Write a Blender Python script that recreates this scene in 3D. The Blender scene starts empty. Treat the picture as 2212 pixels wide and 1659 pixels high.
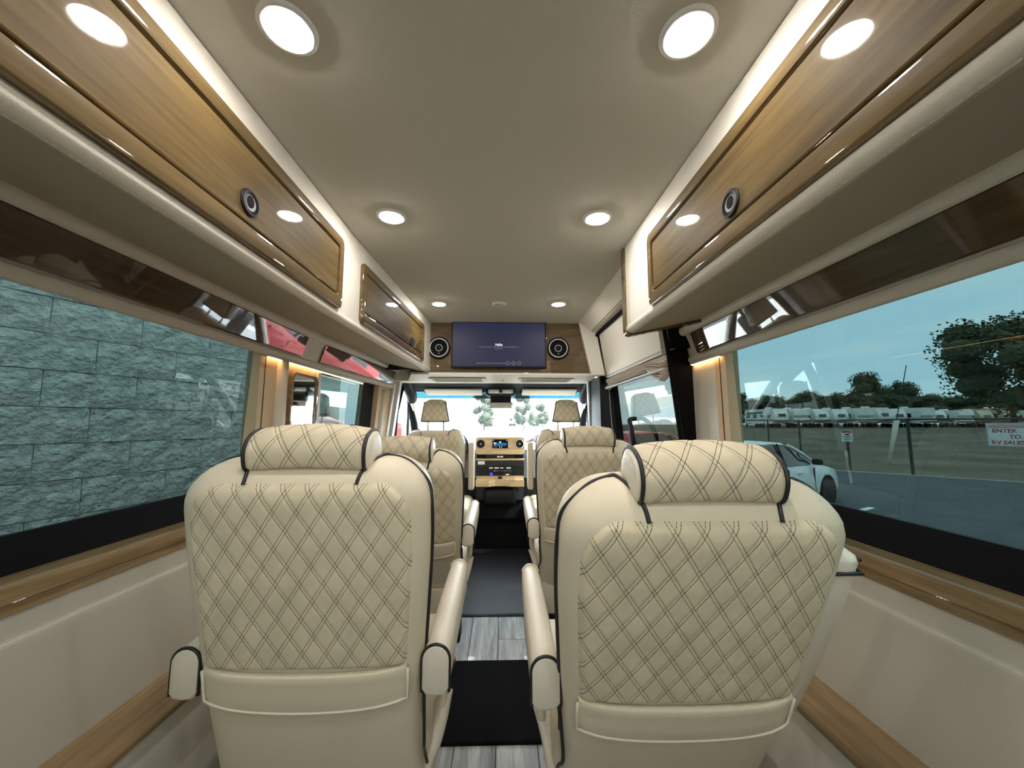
import bpy, bmesh, math, random
from mathutils import Vector, Matrix, noise
random.seed(7)
S = bpy.context.scene
COL = S.collection
PI = math.pi
# ------------------------------------------------------------------ camera
F_PX = 820.0
yaw, pitch = math.radians(1.459), math.radians(5.953)
cd = bpy.data.cameras.new('camera'); cam = bpy.data.objects.new('camera', cd); COL.objects.link(cam)
cd.sensor_width = 36; cd.lens = F_PX / 2212 * 36; cd.clip_start = 0.02; cd.clip_end = 600
fw = Vector((math.sin(yaw)*math.cos(pitch), math.cos(yaw)*math.cos(pitch), math.sin(pitch)))
rt = Vector((math.cos(yaw), -math.sin(yaw), 0)); up = rt.cross(fw)
cam.matrix_world = Matrix(((rt.x, up.x, -fw.x, .035), (rt.y, up.y, -fw.y, 0), (rt.z, up.z, -fw.z, 1.16), (0, 0, 0, 1)))
S.camera = cam
# ------------------------------------------------------------------ exposure and sky
S.view_settings.view_transform = 'Standard'; S.view_settings.look = 'None'
S.view_settings.exposure = 0.0; S.view_settings.gamma = 1.0; S.view_settings.use_curve_mapping = False
W = bpy.data.worlds.new('sky'); S.world = W; W.use_nodes = True
wn = W.node_tree; wn.nodes.clear()
def N(nt, t, **k):
    n = nt.nodes.new(t)
    for a, v in k.items():
        if a.startswith('i_'):
            n.inputs[int(a[2:])].default_value = v
        else: setattr(n, a, v)
    return n
wo = N(wn, 'ShaderNodeOutputWorld'); bg = N(wn, 'ShaderNodeBackground'); bg.inputs[1].default_value = 21.0
tc = N(wn, 'ShaderNodeTexCoord'); mp = N(wn, 'ShaderNodeMapping'); mp.inputs['Scale'].default_value = (1, 1, 4)
nz = N(wn, 'ShaderNodeTexNoise'); nz.inputs['Scale'].default_value = 2.2; nz.inputs['Detail'].default_value = 6; nz.inputs['Roughness'].default_value = .55
rp = N(wn, 'ShaderNodeValToRGB'); rp.color_ramp.elements[0].position = .38; rp.color_ramp.elements[1].position = .60
rp.color_ramp.elements[0].color = (.66, .84, .98, 1); rp.color_ramp.elements[1].color = (1, 1, 1, 1)
wn.links.new(tc.outputs['Generated'], mp.inputs[0]); wn.links.new(mp.outputs[0], nz.inputs[0]); wn.links.new(nz.outputs[0], rp.inputs[0])
wn.links.new(rp.outputs[0], bg.inputs[0]); wn.links.new(bg.outputs[0], wo.inputs[0])

sl_ = bpy.data.lights.new('sun', 'SUN'); sl_.energy = 16.0; sl_.angle = math.radians(12); sl_.color = (1, .95, .88)
sun = bpy.data.objects.new('sun', sl_); COL.objects.link(sun); sun.rotation_euler = Vector((-.60, .32, -.73)).to_track_quat('-Z', 'Y').to_euler()

# ------------------------------------------------------------------ materials
MATS = {}
def newmat(name):
    m = bpy.data.materials.new(name); m.use_nodes = True; MATS[name] = m
    nt = m.node_tree; b = nt.nodes['Principled BSDF']
    return m, nt, b
def plain(name, col, rough=.6, metal=0, bump=0, bscale=400, coat=0, spec=.5, var=0, vscale=6):
    m, nt, b = newmat(name)
    b.inputs['Base Color'].default_value = (*col, 1); b.inputs['Roughness'].default_value = rough
    b.inputs['Metallic'].default_value = metal; b.inputs['Coat Weight'].default_value = coat; b.inputs['Coat Roughness'].default_value = .04
    b.inputs['Specular IOR Level'].default_value = spec
    t = None
    if bump or var: t = N(nt, 'ShaderNodeTexCoord')
    if bump:
        n = N(nt, 'ShaderNodeTexNoise'); n.inputs['Scale'].default_value = bscale; n.inputs['Detail'].default_value = 3
        bp = N(nt, 'ShaderNodeBump'); bp.inputs['Strength'].default_value = bump; bp.inputs['Distance'].default_value = .002
        nt.links.new(t.outputs['Object'], n.inputs[0]); nt.links.new(n.outputs[0], bp.inputs['Height']); nt.links.new(bp.outputs[0], b.inputs['Normal'])
    if var:
        n2 = N(nt, 'ShaderNodeTexNoise'); n2.inputs['Scale'].default_value = vscale; n2.inputs['Detail'].default_value = 5
        r = N(nt, 'ShaderNodeValToRGB'); r.color_ramp.elements[0].position = .3; r.color_ramp.elements[1].position = .7
        r.color_ramp.elements[0].color = (*[c*(1-var) for c in col], 1); r.color_ramp.elements[1].color = (*[min(1, c*(1+var)) for c in col], 1)
        nt.links.new(t.outputs['Object'], n2.inputs[0]); nt.links.new(n2.outputs[0], r.inputs[0]); nt.links.new(r.outputs[0], b.inputs['Base Color'])
    return m
def wood(name, c1, c2, scale, coat=1.0, rough=.6, loc=(0, 0, 0)):
    """grain runs along the axis with the smallest entry of scale"""
    m, nt, b = newmat(name)
    t = N(nt, 'ShaderNodeTexCoord'); mpn = N(nt, 'ShaderNodeMapping'); mpn.inputs['Scale'].default_value = scale; mpn.inputs['Location'].default_value = loc
    n1 = N(nt, 'ShaderNodeTexNoise'); n1.inputs['Scale'].default_value = 1.0; n1.inputs['Detail'].default_value = 9; n1.inputs['Roughness'].default_value = .62; n1.inputs['Distortion'].default_value = .6
    r = N(nt, 'ShaderNodeValToRGB'); e = r.color_ramp.elements
    e[0].position = .32; e[0].color = (*c1, 1); e[1].position = .68; e[1].color = (*c2, 1)
    mp2 = N(nt, 'ShaderNodeMapping'); mp2.inputs['Scale'].default_value = tuple(7*s for s in scale)
    n2 = N(nt, 'ShaderNodeTexNoise'); n2.inputs['Scale'].default_value = 1.0; n2.inputs['Detail'].default_value = 5
    mx = N(nt, 'ShaderNodeMixRGB', blend_type='MULTIPLY'); mx.inputs[0].default_value = .45
    r2 = N(nt, 'ShaderNodeValToRGB'); r2.color_ramp.elements[0].position = .3; r2.color_ramp.elements[1].position = .62
    r2.color_ramp.elements[0].color = (.42, .38, .32, 1); r2.color_ramp.elements[1].color = (1, 1, 1, 1)
    L = nt.links.new
    L(t.outputs['Object'], mpn.inputs[0]); L(mpn.outputs[0], n1.inputs[0]); L(n1.outputs[0], r.inputs[0])
    L(t.outputs['Object'], mp2.inputs[0]); L(mp2.outputs[0], n2.inputs[0]); L(n2.outputs[0], r2.inputs[0])
    L(r.outputs[0], mx.inputs[1]); L(r2.outputs[0], mx.inputs[2]); L(mx.outputs[0], b.inputs['Base Color'])
    b.inputs['Roughness'].default_value = rough; b.inputs['Specular IOR Level'].default_value = .12; b.inputs['Coat Weight'].default_value = coat; b.inputs['Coat Roughness'].default_value = .02
    b.inputs['Coat IOR'].default_value = 1.6
    return m
def emit(name, col, s):
    m = bpy.data.materials.new(name); m.use_nodes = True; MATS[name] = m
    nt = m.node_tree; nt.nodes.clear(); o = N(nt, 'ShaderNodeOutputMaterial'); e = N(nt, 'ShaderNodeEmission')
    e.inputs[0].default_value = (*col, 1); e.inputs[1].default_value = s; nt.links.new(e.outputs[0], o.inputs[0]); return m
def glass(name, tint, f0=.04, refl=.96):
    m = bpy.data.materials.new(name); m.use_nodes = True; MATS[name] = m
    nt = m.node_tree; nt.nodes.clear(); L = nt.links.new
    o = N(nt, 'ShaderNodeOutputMaterial'); tr = N(nt, 'ShaderNodeBsdfTransparent'); tr.inputs[0].default_value = (*tint, 1)
    g = N(nt, 'ShaderNodeBsdfGlossy'); g.inputs['Roughness'].default_value = 0.0; g.inputs[0].default_value = (.9, 1, .97, 1)
    lw = N(nt, 'ShaderNodeLayerWeight'); lw.inputs[0].default_value = .5
    p = N(nt, 'ShaderNodeMath', operation='POWER'); p.inputs[1].default_value = 5
    ma = N(nt, 'ShaderNodeMath', operation='MULTIPLY_ADD'); ma.inputs[1].default_value = refl; ma.inputs[2].default_value = f0
    mx = N(nt, 'ShaderNodeMixShader')
    L(lw.outputs['Facing'], p.inputs[0]); L(p.outputs[0], ma.inputs[0]); L(ma.outputs[0], mx.inputs[0]); L(tr.outputs[0], mx.inputs[1]); L(g.outputs[0], mx.inputs[2]); L(mx.outputs[0], o.inputs[0])
    return m
def quilt(name, col, rough=.75):
    """quilted suede: UV = diamond coordinates (p, q); double dashed stitching along every whole number"""
    m, nt, b = newmat(name); L = nt.links.new
    uv = N(nt, 'ShaderNodeUVMap'); sp = N(nt, 'ShaderNodeSeparateXYZ'); L(uv.outputs[0], sp.inputs[0])
    def mth(op, a, v=None, v2=None):
        n = N(nt, 'ShaderNodeMath', operation=op)
        if hasattr(a, 'links'): L(a, n.inputs[0])
        else: n.inputs[0].default_value = a
        if v is not None:
            if hasattr(v, 'links'): L(v, n.inputs[1])
            else: n.inputs[1].default_value = v
        return n.outputs[0]
    res = []
    for a, o in ((0, 1), (1, 0)):
        fr = mth('FRACT', mth('ADD', sp.outputs[a], .5))
        d = mth('ABSOLUTE', mth('SUBTRACT', fr, .5))
        on = mth('LESS_THAN', mth('ABSOLUTE', mth('SUBTRACT', d, .078)), .0135)
        da = mth('LESS_THAN', mth('FRACT', mth('MULTIPLY', sp.outputs[o], 11)), .82)
        res.append(mth('MULTIPLY', on, da))
    st = mth('MAXIMUM', res[0], res[1])
    t = N(nt, 'ShaderNodeTexCoord'); n = N(nt, 'ShaderNodeTexNoise'); n.inputs['Scale'].default_value = 260; n.inputs['Detail'].default_value = 4
    L(t.outputs['Object'], n.inputs[0])
    n2 = N(nt, 'ShaderNodeTexNoise'); n2.inputs['Scale'].default_value = 14; n2.inputs['Detail'].default_value = 4; L(t.outputs['Object'], n2.inputs[0])
    r = N(nt, 'ShaderNodeValToRGB'); r.color_ramp.elements[0].position = .35; r.color_ramp.elements[1].position = .65
    r.color_ramp.elements[0].color = (*[c*.90 for c in col], 1); r.color_ramp.elements[1].color = (*[c*1.06 for c in col], 1); L(n2.outputs[0], r.inputs[0])
    mx = N(nt, 'ShaderNodeMixRGB'); L(st, mx.inputs[0]); L(r.outputs[0], mx.inputs[1]); mx.inputs[2].default_value = (.085, .070, .055, 1)
    L(mx.outputs[0], b.inputs['Base Color']); b.inputs['Roughness'].default_value = rough; b.inputs['Specular IOR Level'].default_value = .25
    bp = N(nt, 'ShaderNodeBump'); bp.inputs['Strength'].default_value = .35; bp.inputs['Distance'].default_value = .001
    L(n.outputs[0], bp.inputs['Height']); L(bp.outputs[0], b.inputs['Normal'])
    return m

plain('headliner', (.60, .575, .50), .85, bump=.35, bscale=500, spec=.15)
plain('cream', (.74, .69, .60), .55, bump=.25, bscale=420, spec=.3)
plain('valance', (.62, .58, .50), .6, bump=.25, bscale=420, spec=.3)
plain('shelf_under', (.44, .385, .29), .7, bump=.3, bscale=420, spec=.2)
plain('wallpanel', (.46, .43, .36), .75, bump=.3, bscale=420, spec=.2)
plain('tan', (.66, .48, .30), .6, bump=.25, bscale=500, spec=.3)
plain('leather', (.72, .625, .465), .42, bump=.35, bscale=520, spec=.45)
plain('leather_light', (.76, .68, .56), .40, bump=.35, bscale=520, spec=.45)
quilt('quilt', (.71, .605, .43))
plain('piping', (.012, .012, .014), .4)
plain('welt', (.78, .70, .56), .5)
wood('wood_gloss', (.070, .043, .014), (.185, .121, .044), (9, .9, 14))
wood('wood_dark', (.055, .034, .013), (.125, .083, .036), (9, .8, 14))
wood('wood_panel', (.10, .066, .033), (.19, .135, .075), (1.2, 9, 12), coat=.7)
wood('wood_rail', (.17, .105, .045), (.36, .245, .125), (9, .8, 14), coat=.8)
wood('wood_dash', (.42, .29, .15), (.68, .50, .30), (1.6, 12, 14), coat=.5)
plain('black_plastic', (.006, .006, .007), .55, spec=.25)
plain('black_frame', (.005, .005, .006), .75, spec=.12)
plain('header_black', (.006, .006, .007), .8, spec=.1)
plain('dark_grey', (.022, .023, .026), .6, spec=.25)
plain('grey_plastic', (.22, .225, .235), .5)
plain('dash_grey', (.10, .103, .11), .6)
plain('light_grey', (.6, .61, .62), .45)
plain('white_plastic', (.8, .8, .78), .4)
plain('chrome', (.85, .85, .86), .12, metal=1)
plain('latch_grey', (.11, .105, .115), .4)
plain('mat_carpet', (.010, .010, .012), .95, bump=.6, bscale=900, spec=.05)
plain('mat_vinyl', (.020, .022, .030), .6, bump=.5, bscale=60, var=.25, vscale=9)
plain('cab_floor', (.012, .012, .014), .8, bump=.4, bscale=300)
plain('belt', (.55, .50, .42), .6)
plain('pleat', (.78, .70, .62), .8, bump=.2, bscale=200)
plain('mirror', (.8, .82, .82), .03, metal=1)
glass('glass_tint', (.134, .169, .168), f0=.022, refl=.62)
glass('glass_clear', (.95, .975, .97), f0=.03)
glass('glass_door', (.15, .17, .166), f0=.05, refl=.9)
glass('glass_rear', (.50, .52, .51), f0=.03)
glass('glass_band', (.10, .20, .235), f0=.03)
emit('lamp_diffuser', (1, .97, .92), 22)
emit('lamp_led', (1, .96, .90), 640)
emit('strip_led', (1, .58, .24), 13)
plain('planks_a', (.34, .34, .335), .5)
for nm, cc in (('plank_wood', ((.25, .26, .275), (.68, .70, .72))),):
    wood(nm, cc[0], cc[1], (20, 1.6, 20), coat=.2, rough=.45)
plain('asphalt', (.045, .048, .055), .75, bump=.6, bscale=60, var=.35, vscale=1.2)
plain('paint_white', (.75, .76, .76), .6)
plain('concrete', (.62, .60, .56), .85, var=.1)
plain('leaf_pale', (.034, .046, .030), .9, var=.3, vscale=1.5)
plain('kerb', (.30, .30, .29), .8, var=.2)
plain('field', (.088, .068, .040), .95, bump=.5, bscale=8, var=.55, vscale=.35)
plain('block', (.60, .61, .585), .9, bump=1.0, bscale=36, var=.28, vscale=16)
MATS['block'].node_tree.nodes['Noise Texture'].inputs['Detail'].default_value = 8
MATS['block'].node_tree.nodes['Bump'].inputs['Distance'].default_value = .03
plain('mortar', (.72, .73, .70), .95)
plain('leaf', (.050, .060, .022), .85, var=.4, vscale=1.5)
plain('leaf2', (.075, .078, .035), .85, var=.4, vscale=1.5)
plain('bark', (.06, .045, .03), .9)
plain('rv_white', (.68, .70, .68), .4)
plain('rv_beige', (.42, .38, .28), .45)
plain('rv_stripe', (.10, .09, .085), .4)
plain('rv_tan', (.30, .22, .13), .45)
plain('car_white', (.72, .74, .74), .25, coat=.8)
plain('car_red', (.45, .02, .025), .25, coat=.8)
plain('car_glass', (.010, .011, .013), .05, spec=.8)
plain('tyre', (.012, .012, .012), .8)
plain('rim', (.05, .05, .052), .35, metal=.7)
plain('lamp_red', (.4, .02, .02), .2)
plain('post_black', (.012, .012, .013), .5)
plain('sign_red', (.35, .05, .07), .6)
plain('sign_pink', (.55, .33, .33), .6)
plain('guard', (.50, .47, .38), .7)
plain('vent_green', (.62, .66, .56), .7)
m, nt, b = newmat('tv_screen')
b.inputs['Base Color'].default_value = (.004, .004, .006, 1); b.inputs['Roughness'].default_value = .5; b.inputs['Specular IOR Level'].default_value = .3
b.inputs['Emission Color'].default_value = (.055, .060, .15, 1); b.inputs['Emission Strength'].default_value = .36
emit('screen_text', (.9, .88, 1), 1.0)
emit('screen_dim', (.50, .50, .68), .55)
emit('nav_blue', (.05, .35, .62), .8)
emit('nav_dark', (.01, .015, .03), .6)
emit('led_blue', (.05, .06, 1), 1.6)
emit('led_red', (1, .12, .08), 1.2)
emit('led_green', (.75, .9, .3), 1.0)
emit('lcd_white', (.9, .9, .85), .8)

# ------------------------------------------------------------------ mesh helpers
def mesh(name, V, Fc, mat, parent=None, smooth=False, uv=None, loc=None, rot=None):
    me = bpy.data.meshes.new(name); me.from_pydata([tuple(v) for v in V], [], Fc)
    if mat: me.materials.append(MATS[mat])
    if smooth: me.polygons.foreach_set('use_smooth', [True]*len(me.polygons))
    if uv:
        l = me.uv_layers.new(name='UVMap')
        for lp in me.loops: l.data[lp.index].uv = uv[lp.vertex_index]
    me.update()
    return link(name, me, parent, loc, rot)
def link(name, me, parent=None, loc=None, rot=None):
    o = bpy.data.objects.new(name, me); COL.objects.link(o)
    if parent: o.parent = parent
    if loc: o.location = loc
    if rot: o.rotation_euler = rot
    return o
def tag(o, label, cat, group=None):
    o['label'] = label; o['category'] = cat
    if group: o['group'] = group
    return o
def thing(name, label, cat, loc=(0, 0, 0), rz=0, group=None):
    o = bpy.data.objects.new(name, None); COL.objects.link(o); o.location = loc; o.rotation_euler = (0, 0, rz); o.empty_display_size = .1
    return tag(o, label, cat, group)
def struct(o): o['kind'] = 'structure'; return o
def copytree(o, parent=None):
    c = o.copy(); COL.objects.link(c); c.parent = parent
    for ch in o.children: copytree(ch, c)
    return c
class MB:
    def __init__(s): s.v = []; s.f = []
    def add(s, vf):
        k = len(s.v); s.v += [tuple(p) for p in vf[0]]; s.f += [tuple(i+k for i in f) for f in vf[1]]; return s
    def build(s, name, mat, parent=None, smooth=False, **k): return mesh(name, s.v, s.f, mat, parent, smooth, **k)
def box(c, s, M=None):
    x, y, z = [d/2 for d in s]
    V = [Vector((c[0]+a*x, c[1]+b*y, c[2]+d*z)) for a in (-1, 1) for b in (-1, 1) for d in (-1, 1)]
    if M: V = [M @ v for v in V]
    return V, [(0, 1, 3, 2), (4, 6, 7, 5), (0, 4, 5, 1), (2, 3, 7, 6), (0, 2, 6, 4), (1, 5, 7, 3)]
def rbox(c, s, r, seg=3, M=None):
    bm = bmesh.new(); bmesh.ops.create_cube(bm, size=1)
    for v in bm.verts: v.co = Vector((v.co.x*s[0], v.co.y*s[1], v.co.z*s[2]))
    r = min(r, min(s)*.49)
    bmesh.ops.bevel(bm, geom=list(bm.edges), offset=r, segments=seg, profile=.5, affect='EDGES')
    V = [v.co + Vector(c) for v in bm.verts]
    if M: V = [M @ v for v in V]
    bm.verts.index_update(); Fc = [tuple(v.index for v in f.verts) for f in bm.faces]; bm.free()
    return V, Fc
def hexa(p):
    """box from 8 corners: bottom four (ccw), top four"""
    return p, [(3, 2, 1, 0), (4, 5, 6, 7), (0, 1, 5, 4), (1, 2, 6, 5), (2, 3, 7, 6), (3, 0, 4, 7)]
def tube(pts, r, n=8, closed=False, rad=None):
    P = [Vector(p) for p in pts]; V = []; Fc = []; m = len(P); prev = None
    for i, p in enumerate(P):
        a = P[(i-1) % m] if (i or closed) else p; b = P[(i+1) % m] if (i < m-1 or closed) else p
        t = (b-a); t = t.normalized() if t.length > 1e-9 else Vector((0, 0, 1))
        if prev is None: u = t.orthogonal().normalized()
        else: u = (prev - t*prev.dot(t)); u = u.normalized() if u.length > 1e-6 else t.orthogonal().normalized()
        prev = u; w = t.cross(u); rr = rad[i] if rad else r
        for k in range(n): V.append(p + (u*math.cos(2*PI*k/n) + w*math.sin(2*PI*k/n))*rr)
    for i in range(m if closed else m-1):
        for k in range(n):
            j = (i+1) % m; Fc.append((i*n+k, i*n+(k+1) % n, j*n+(k+1) % n, j*n+k))
    if not closed: Fc += [tuple(range(n-1, -1, -1)), tuple((m-1)*n+k for k in range(n))]
    return V, Fc
def catmull(P, n=6, closed=False):
    P = [Vector(p) for p in P]; out = []; m = len(P)
    for i in range(m if closed else m-1):
        g = lambda k: P[k % m] if closed else P[max(0, min(m-1, k))]
        p0, p1, p2, p3 = g(i-1), g(i), g(i+1), g(i+2)
        for k in range(n):
            t = k/n; out.append(.5*((2*p1) + (p2-p0)*t + (2*p0-5*p1+4*p2-p3)*t*t + (3*p1-p0-3*p2+p3)*t**3))
    if not closed: out.append(P[-1])
    return out
def lathe(prof, n=32, M=None, cap=True):
    """profile of (r, h) about z"""
    V = []; Fc = []; m = len(prof)
    for r, h in prof:
        for k in range(n): V.append(Vector((r*math.cos(2*PI*k/n), r*math.sin(2*PI*k/n), h)))
    for i in range(m-1):
        for k in range(n): Fc.append((i*n+k, i*n+(k+1) % n, (i+1)*n+(k+1) % n, (i+1)*n+k))
    if cap: Fc += [tuple(range(n-1, -1, -1)), tuple((m-1)*n+k for k in range(n))]
    if M: V = [M @ v for v in V]
    return V, Fc
def loft(rings, closed=True, caps=True):
    n = len(rings[0]); V = [Vector(p) for r in rings for p in r]; Fc = []
    for i in range(len(rings)-1):
        for k in range(n if closed else n-1):
            Fc.append((i*n+k, i*n+(k+1) % n, (i+1)*n+(k+1) % n, (i+1)*n+k))
    if caps and closed: Fc += [tuple(range(n-1, -1, -1)), tuple((len(rings)-1)*n+k for k in range(n))]
    return V, Fc
def extr(prof, y0, y1, sx=1, dx0=0, dx1=0, ny=1):
    """closed (x, z) profile run along y; sx mirrors it"""
    R = []
    for i in range(ny+1):
        t = i/ny; R.append([((x+dx0+(dx1-dx0)*t)*sx, y0+(y1-y0)*t, z) for x, z in prof])
    V, Fc = loft(R)
    if sx > 0: Fc = [f[::-1] for f in Fc]
    return V, Fc
def rrect(w, h, r, n=6, cx=0, cy=0, radii=None):
    out = []; rr = radii or (r, r, r, r)
    for k, (sx, sy, a0) in enumerate(((1, 1, 0), (-1, 1, 90), (-1, -1, 180), (1, -1, 270))):
        q = rr[k]
        for i in range(n+1):
            a = math.radians(a0 + 90*i/n); out.append((cx + sx*(w/2-q) + q*math.cos(a), cy + sy*(h/2-q) + q*math.sin(a)))
    return out
def plate(out, th, M, bev=.003):
    """solid slab from a 2D outline, front at +z, rounded front edge"""
    c = (sum(p[0] for p in out)/len(out), sum(p[1] for p in out)/len(out))
    def off(d):
        n = len(out); R = []
        for i in range(n):
            a = Vector(out[i-1]); b = Vector(out[i]); e = Vector(out[(i+1) % n])
            t = ((e-b).normalized() if (e-b).length > 1e-7 else Vector((0, 0))) + ((b-a).normalized() if (b-a).length > 1e-7 else Vector((0, 0)))
            t = t.normalized() if t.length > 1e-7 else Vector((1, 0)); R.append((b.x - t.y*d*-1*-1, b.y + t.x*d))
        return R
    R = []
    for d, z in ((0, 0), (0, th-bev), (bev*.3, th-bev*.3), (bev, th)):
        R.append([M @ Vector((p[0], p[1], z)) for p in (off(d) if d else out)])
    return loft(R)
def frame_ring(out, inn, th, M, bev=.004):
    """picture frame: outer and inner outlines with the same count"""
    n = len(out); mid = lambda t, z: [M @ Vector((o[0]+(i[0]-o[0])*t, o[1]+(i[1]-o[1])*t, z)) for o, i in zip(out, inn)]
    R = [mid(0, 0), mid(0, th-bev), mid(.06, th-bev*.3), mid(.14, th), mid(.80, th), mid(.92, th-bev*.4), mid(1, th-bev*1.6), mid(1, 0)]
    V = [p for r in R for p in r]; Fc = []
    for i in range(len(R)):
        j = (i+1) % len(R)
        for k in range(n): Fc.append((i*n+k, i*n+(k+1) % n, j*n+(k+1) % n, j*n+k))
    return V, Fc
def basis(o, ex, ey, ez):
    ex, ey, ez = Vector(ex), Vector(ey), Vector(ez)
    return Matrix(((ex.x, ey.x, ez.x, o[0]), (ex.y, ey.y, ez.y, o[1]), (ex.z, ey.z, ez.z, o[2]), (0, 0, 0, 1)))
def text(body, size, mat, M, parent, name='lettering', bold=0, align='CENTER', ext=.0004):
    cu = bpy.data.curves.new(name, 'FONT'); cu.body = body; cu.size = size; cu.align_x = align; cu.align_y = 'CENTER'; cu.extrude = ext; cu.offset = bold
    tmp = bpy.data.objects.new('tmp_text', cu); COL.objects.link(tmp); bpy.context.view_layer.update()
    dg = bpy.context.evaluated_depsgraph_get(); me = bpy.data.meshes.new_from_object(tmp.evaluated_get(dg)); me.name = name
    bpy.data.objects.remove(tmp); bpy.data.curves.remove(cu)
    me.transform(M); me.materials.clear(); me.materials.append(MATS[mat]); return link(name, me, parent)
def smoothprof(P, n=5): return [(v.x, v.y) for v in catmull([(x, z, 0) for x, z in P], n)]

# ================================================================== ROOM SHELL
Y0, Y1 = -1.25, 2.64
# floor and its planks
fl = struct(MB().add(box((0, .95, -.03), (1.9, 4.6, .05))).build('floor', 'dark_grey'))
cabf = MB().add(box((0, 3.75, -.03), (1.9, 1.3, .05))).build('cab_floor', 'cab_floor'); struct(cabf); cabf.name = 'floor_cab'
pm = {}
def plank_mesh(w, l):
    k = (round(w, 3), round(l, 3))
    if k not in pm:
        V, Fc = rbox((0, 0, 0), (w-.0025, l-.0025, .008), .0015, 1)
        me = bpy.data.meshes.new('plank'); me.from_pydata([tuple(v) for v in V], [], Fc); me.materials.append(MATS['plank_wood']); pm[k] = me
    return pm[k]
row = 0; x = -.81
while x < .82:
    y = Y0 - random.choice((0, .3, .55)) + .05*row % .4
    while y < 3.0:
        a = max(y, Y0); b = min(y+.92, 3.05)
        if b-a > .06:
            o = link('plank', plank_mesh(.15, b-a), fl, (x, (a+b)/2, -.001))
        y += .92
    x += .15; row += 1
# make grain different per plank: uses object coordinates shifted by object random
nt = MATS['plank_wood'].node_tree
oi = N(nt, 'ShaderNodeObjectInfo'); tcn = [n for n in nt.nodes if n.type == 'TEX_COORD'][0]
ad = N(nt, 'ShaderNodeVectorMath', operation='ADD'); ml = N(nt, 'ShaderNodeVectorMath', operation='SCALE'); ml.inputs['Scale'].default_value = 40
cmb = N(nt, 'ShaderNodeCombineXYZ'); 
for i in range(3): nt.links.new(oi.outputs['Random'], cmb.inputs[i])
nt.links.new(cmb.outputs[0], ml.inputs[0]); nt.links.new(tcn.outputs['Object'], ad.inputs[0]); nt.links.new(ml.outputs[0], ad.inputs[1])
for n in list(nt.nodes):
    if n.type == 'MAPPING': nt.links.new(ad.outputs[0], n.inputs[0])
# ceiling
cz = 1.87
cl = struct(MB().add(box((.02, (Y0+Y1)/2, cz+.03), (1.15, Y1-Y0+.1, .06))).build('ceiling', 'headliner'))
MB().add(box((0, 1.2, 1.985), (1.96, 5.4, .03))).build('roof_skin', 'dark_grey', cl)
# rear wall
rw = struct(MB().add(box((0, Y0-.04, .43), (1.96, .06, 1.06))).add(box((0, Y0-.04, 1.74), (1.96, .06, .52))).add(box((-.87, Y0-.04, 1.22), (.22, .06, .53))).add(box((.87, Y0-.04, 1.22), (.22, .06, .53))).add(box((0, Y0-.04, 1.22), (.12, .06, .53))).build('wall_rear', 'wallpanel'))
for sx, nm in ((-1, 'window_8'), (1, 'window_9')): struct(MB().add(box((sx*.41, Y0-.04, 1.22), (.72, .005, .54))).build(nm, 'glass_rear'))

# unseen bench, added behind the camera to shade the lower seat backs
rb = thing('shade_bench', 'unseen cream bench added behind the camera to shade the lower seat backs', 'bench', (0, -.62, 0))
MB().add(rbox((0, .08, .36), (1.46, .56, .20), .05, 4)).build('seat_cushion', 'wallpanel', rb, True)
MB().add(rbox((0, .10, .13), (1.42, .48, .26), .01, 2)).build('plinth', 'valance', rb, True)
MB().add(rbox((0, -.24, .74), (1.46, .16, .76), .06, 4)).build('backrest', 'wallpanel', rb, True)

# side walls. Profiles are drawn for the +x side and mirrored with sx
def side_wall(sx, name, y1, ylow):
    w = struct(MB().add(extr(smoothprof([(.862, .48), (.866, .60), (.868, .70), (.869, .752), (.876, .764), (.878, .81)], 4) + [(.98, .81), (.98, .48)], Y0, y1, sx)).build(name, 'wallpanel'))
    MB().add(extr([(.985, -.6), (1.0, -.6), (1.0, .93), (.985, .93)], Y0, 3.1, sx)).build('outer_skin', 'dark_grey', w)
    # upper part behind valance up to the roof
    MB().add(extr([(.895, 1.446), (.926, 1.446), (.932, 1.50), (.96, 1.50), (.90, 1.97), (.86, 1.97)], Y0, y1, sx)).build('upper_skin', 'valance', w)
    return w
wl = side_wall(-1, 'wall_left', 3.0, 3.0)
wr = side_wall(1, 'wall_right', 1.70, 1.7)
# box over the wheel arch with wooden ledge
def ledge(sx, nm, y1):
    b = struct(MB().add(extr([(.752, 0), (.98, 0), (.98, .478), (.752, .478)], Y0, y1, sx)).build('wall_'+nm+'_base', 'valance'))
    t = MB().add(extr(smoothprof([(.99, .478), (.742, .478)], 1) + smoothprof([(.738, .482), (.738, .494), (.744, .498)], 3) + [(.99, .498)], Y0, y1, sx)).build('trim_1' if sx < 0 else 'trim_2', 'wood_rail')
    struct(t)
ledge(-1, 'left', 3.0); ledge(1, 'right', 1.70)
# window sill rail
def sill(sx, nm, y1):
    pr = [(.99, .806), (.878, .806)] + smoothprof([(.874, .808), (.874, .826), (.868, .832), (.868, .856), (.873, .863), (.884, .866)], 4) + [(.912, .870), (.99, .870)]
    struct(MB().add(extr(pr, Y0, y1, sx)).build(nm, 'wood_rail', smooth=False))
sill(-1, 'trim_3', 3.0); sill(1, 'trim_4', 1.70)
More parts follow.
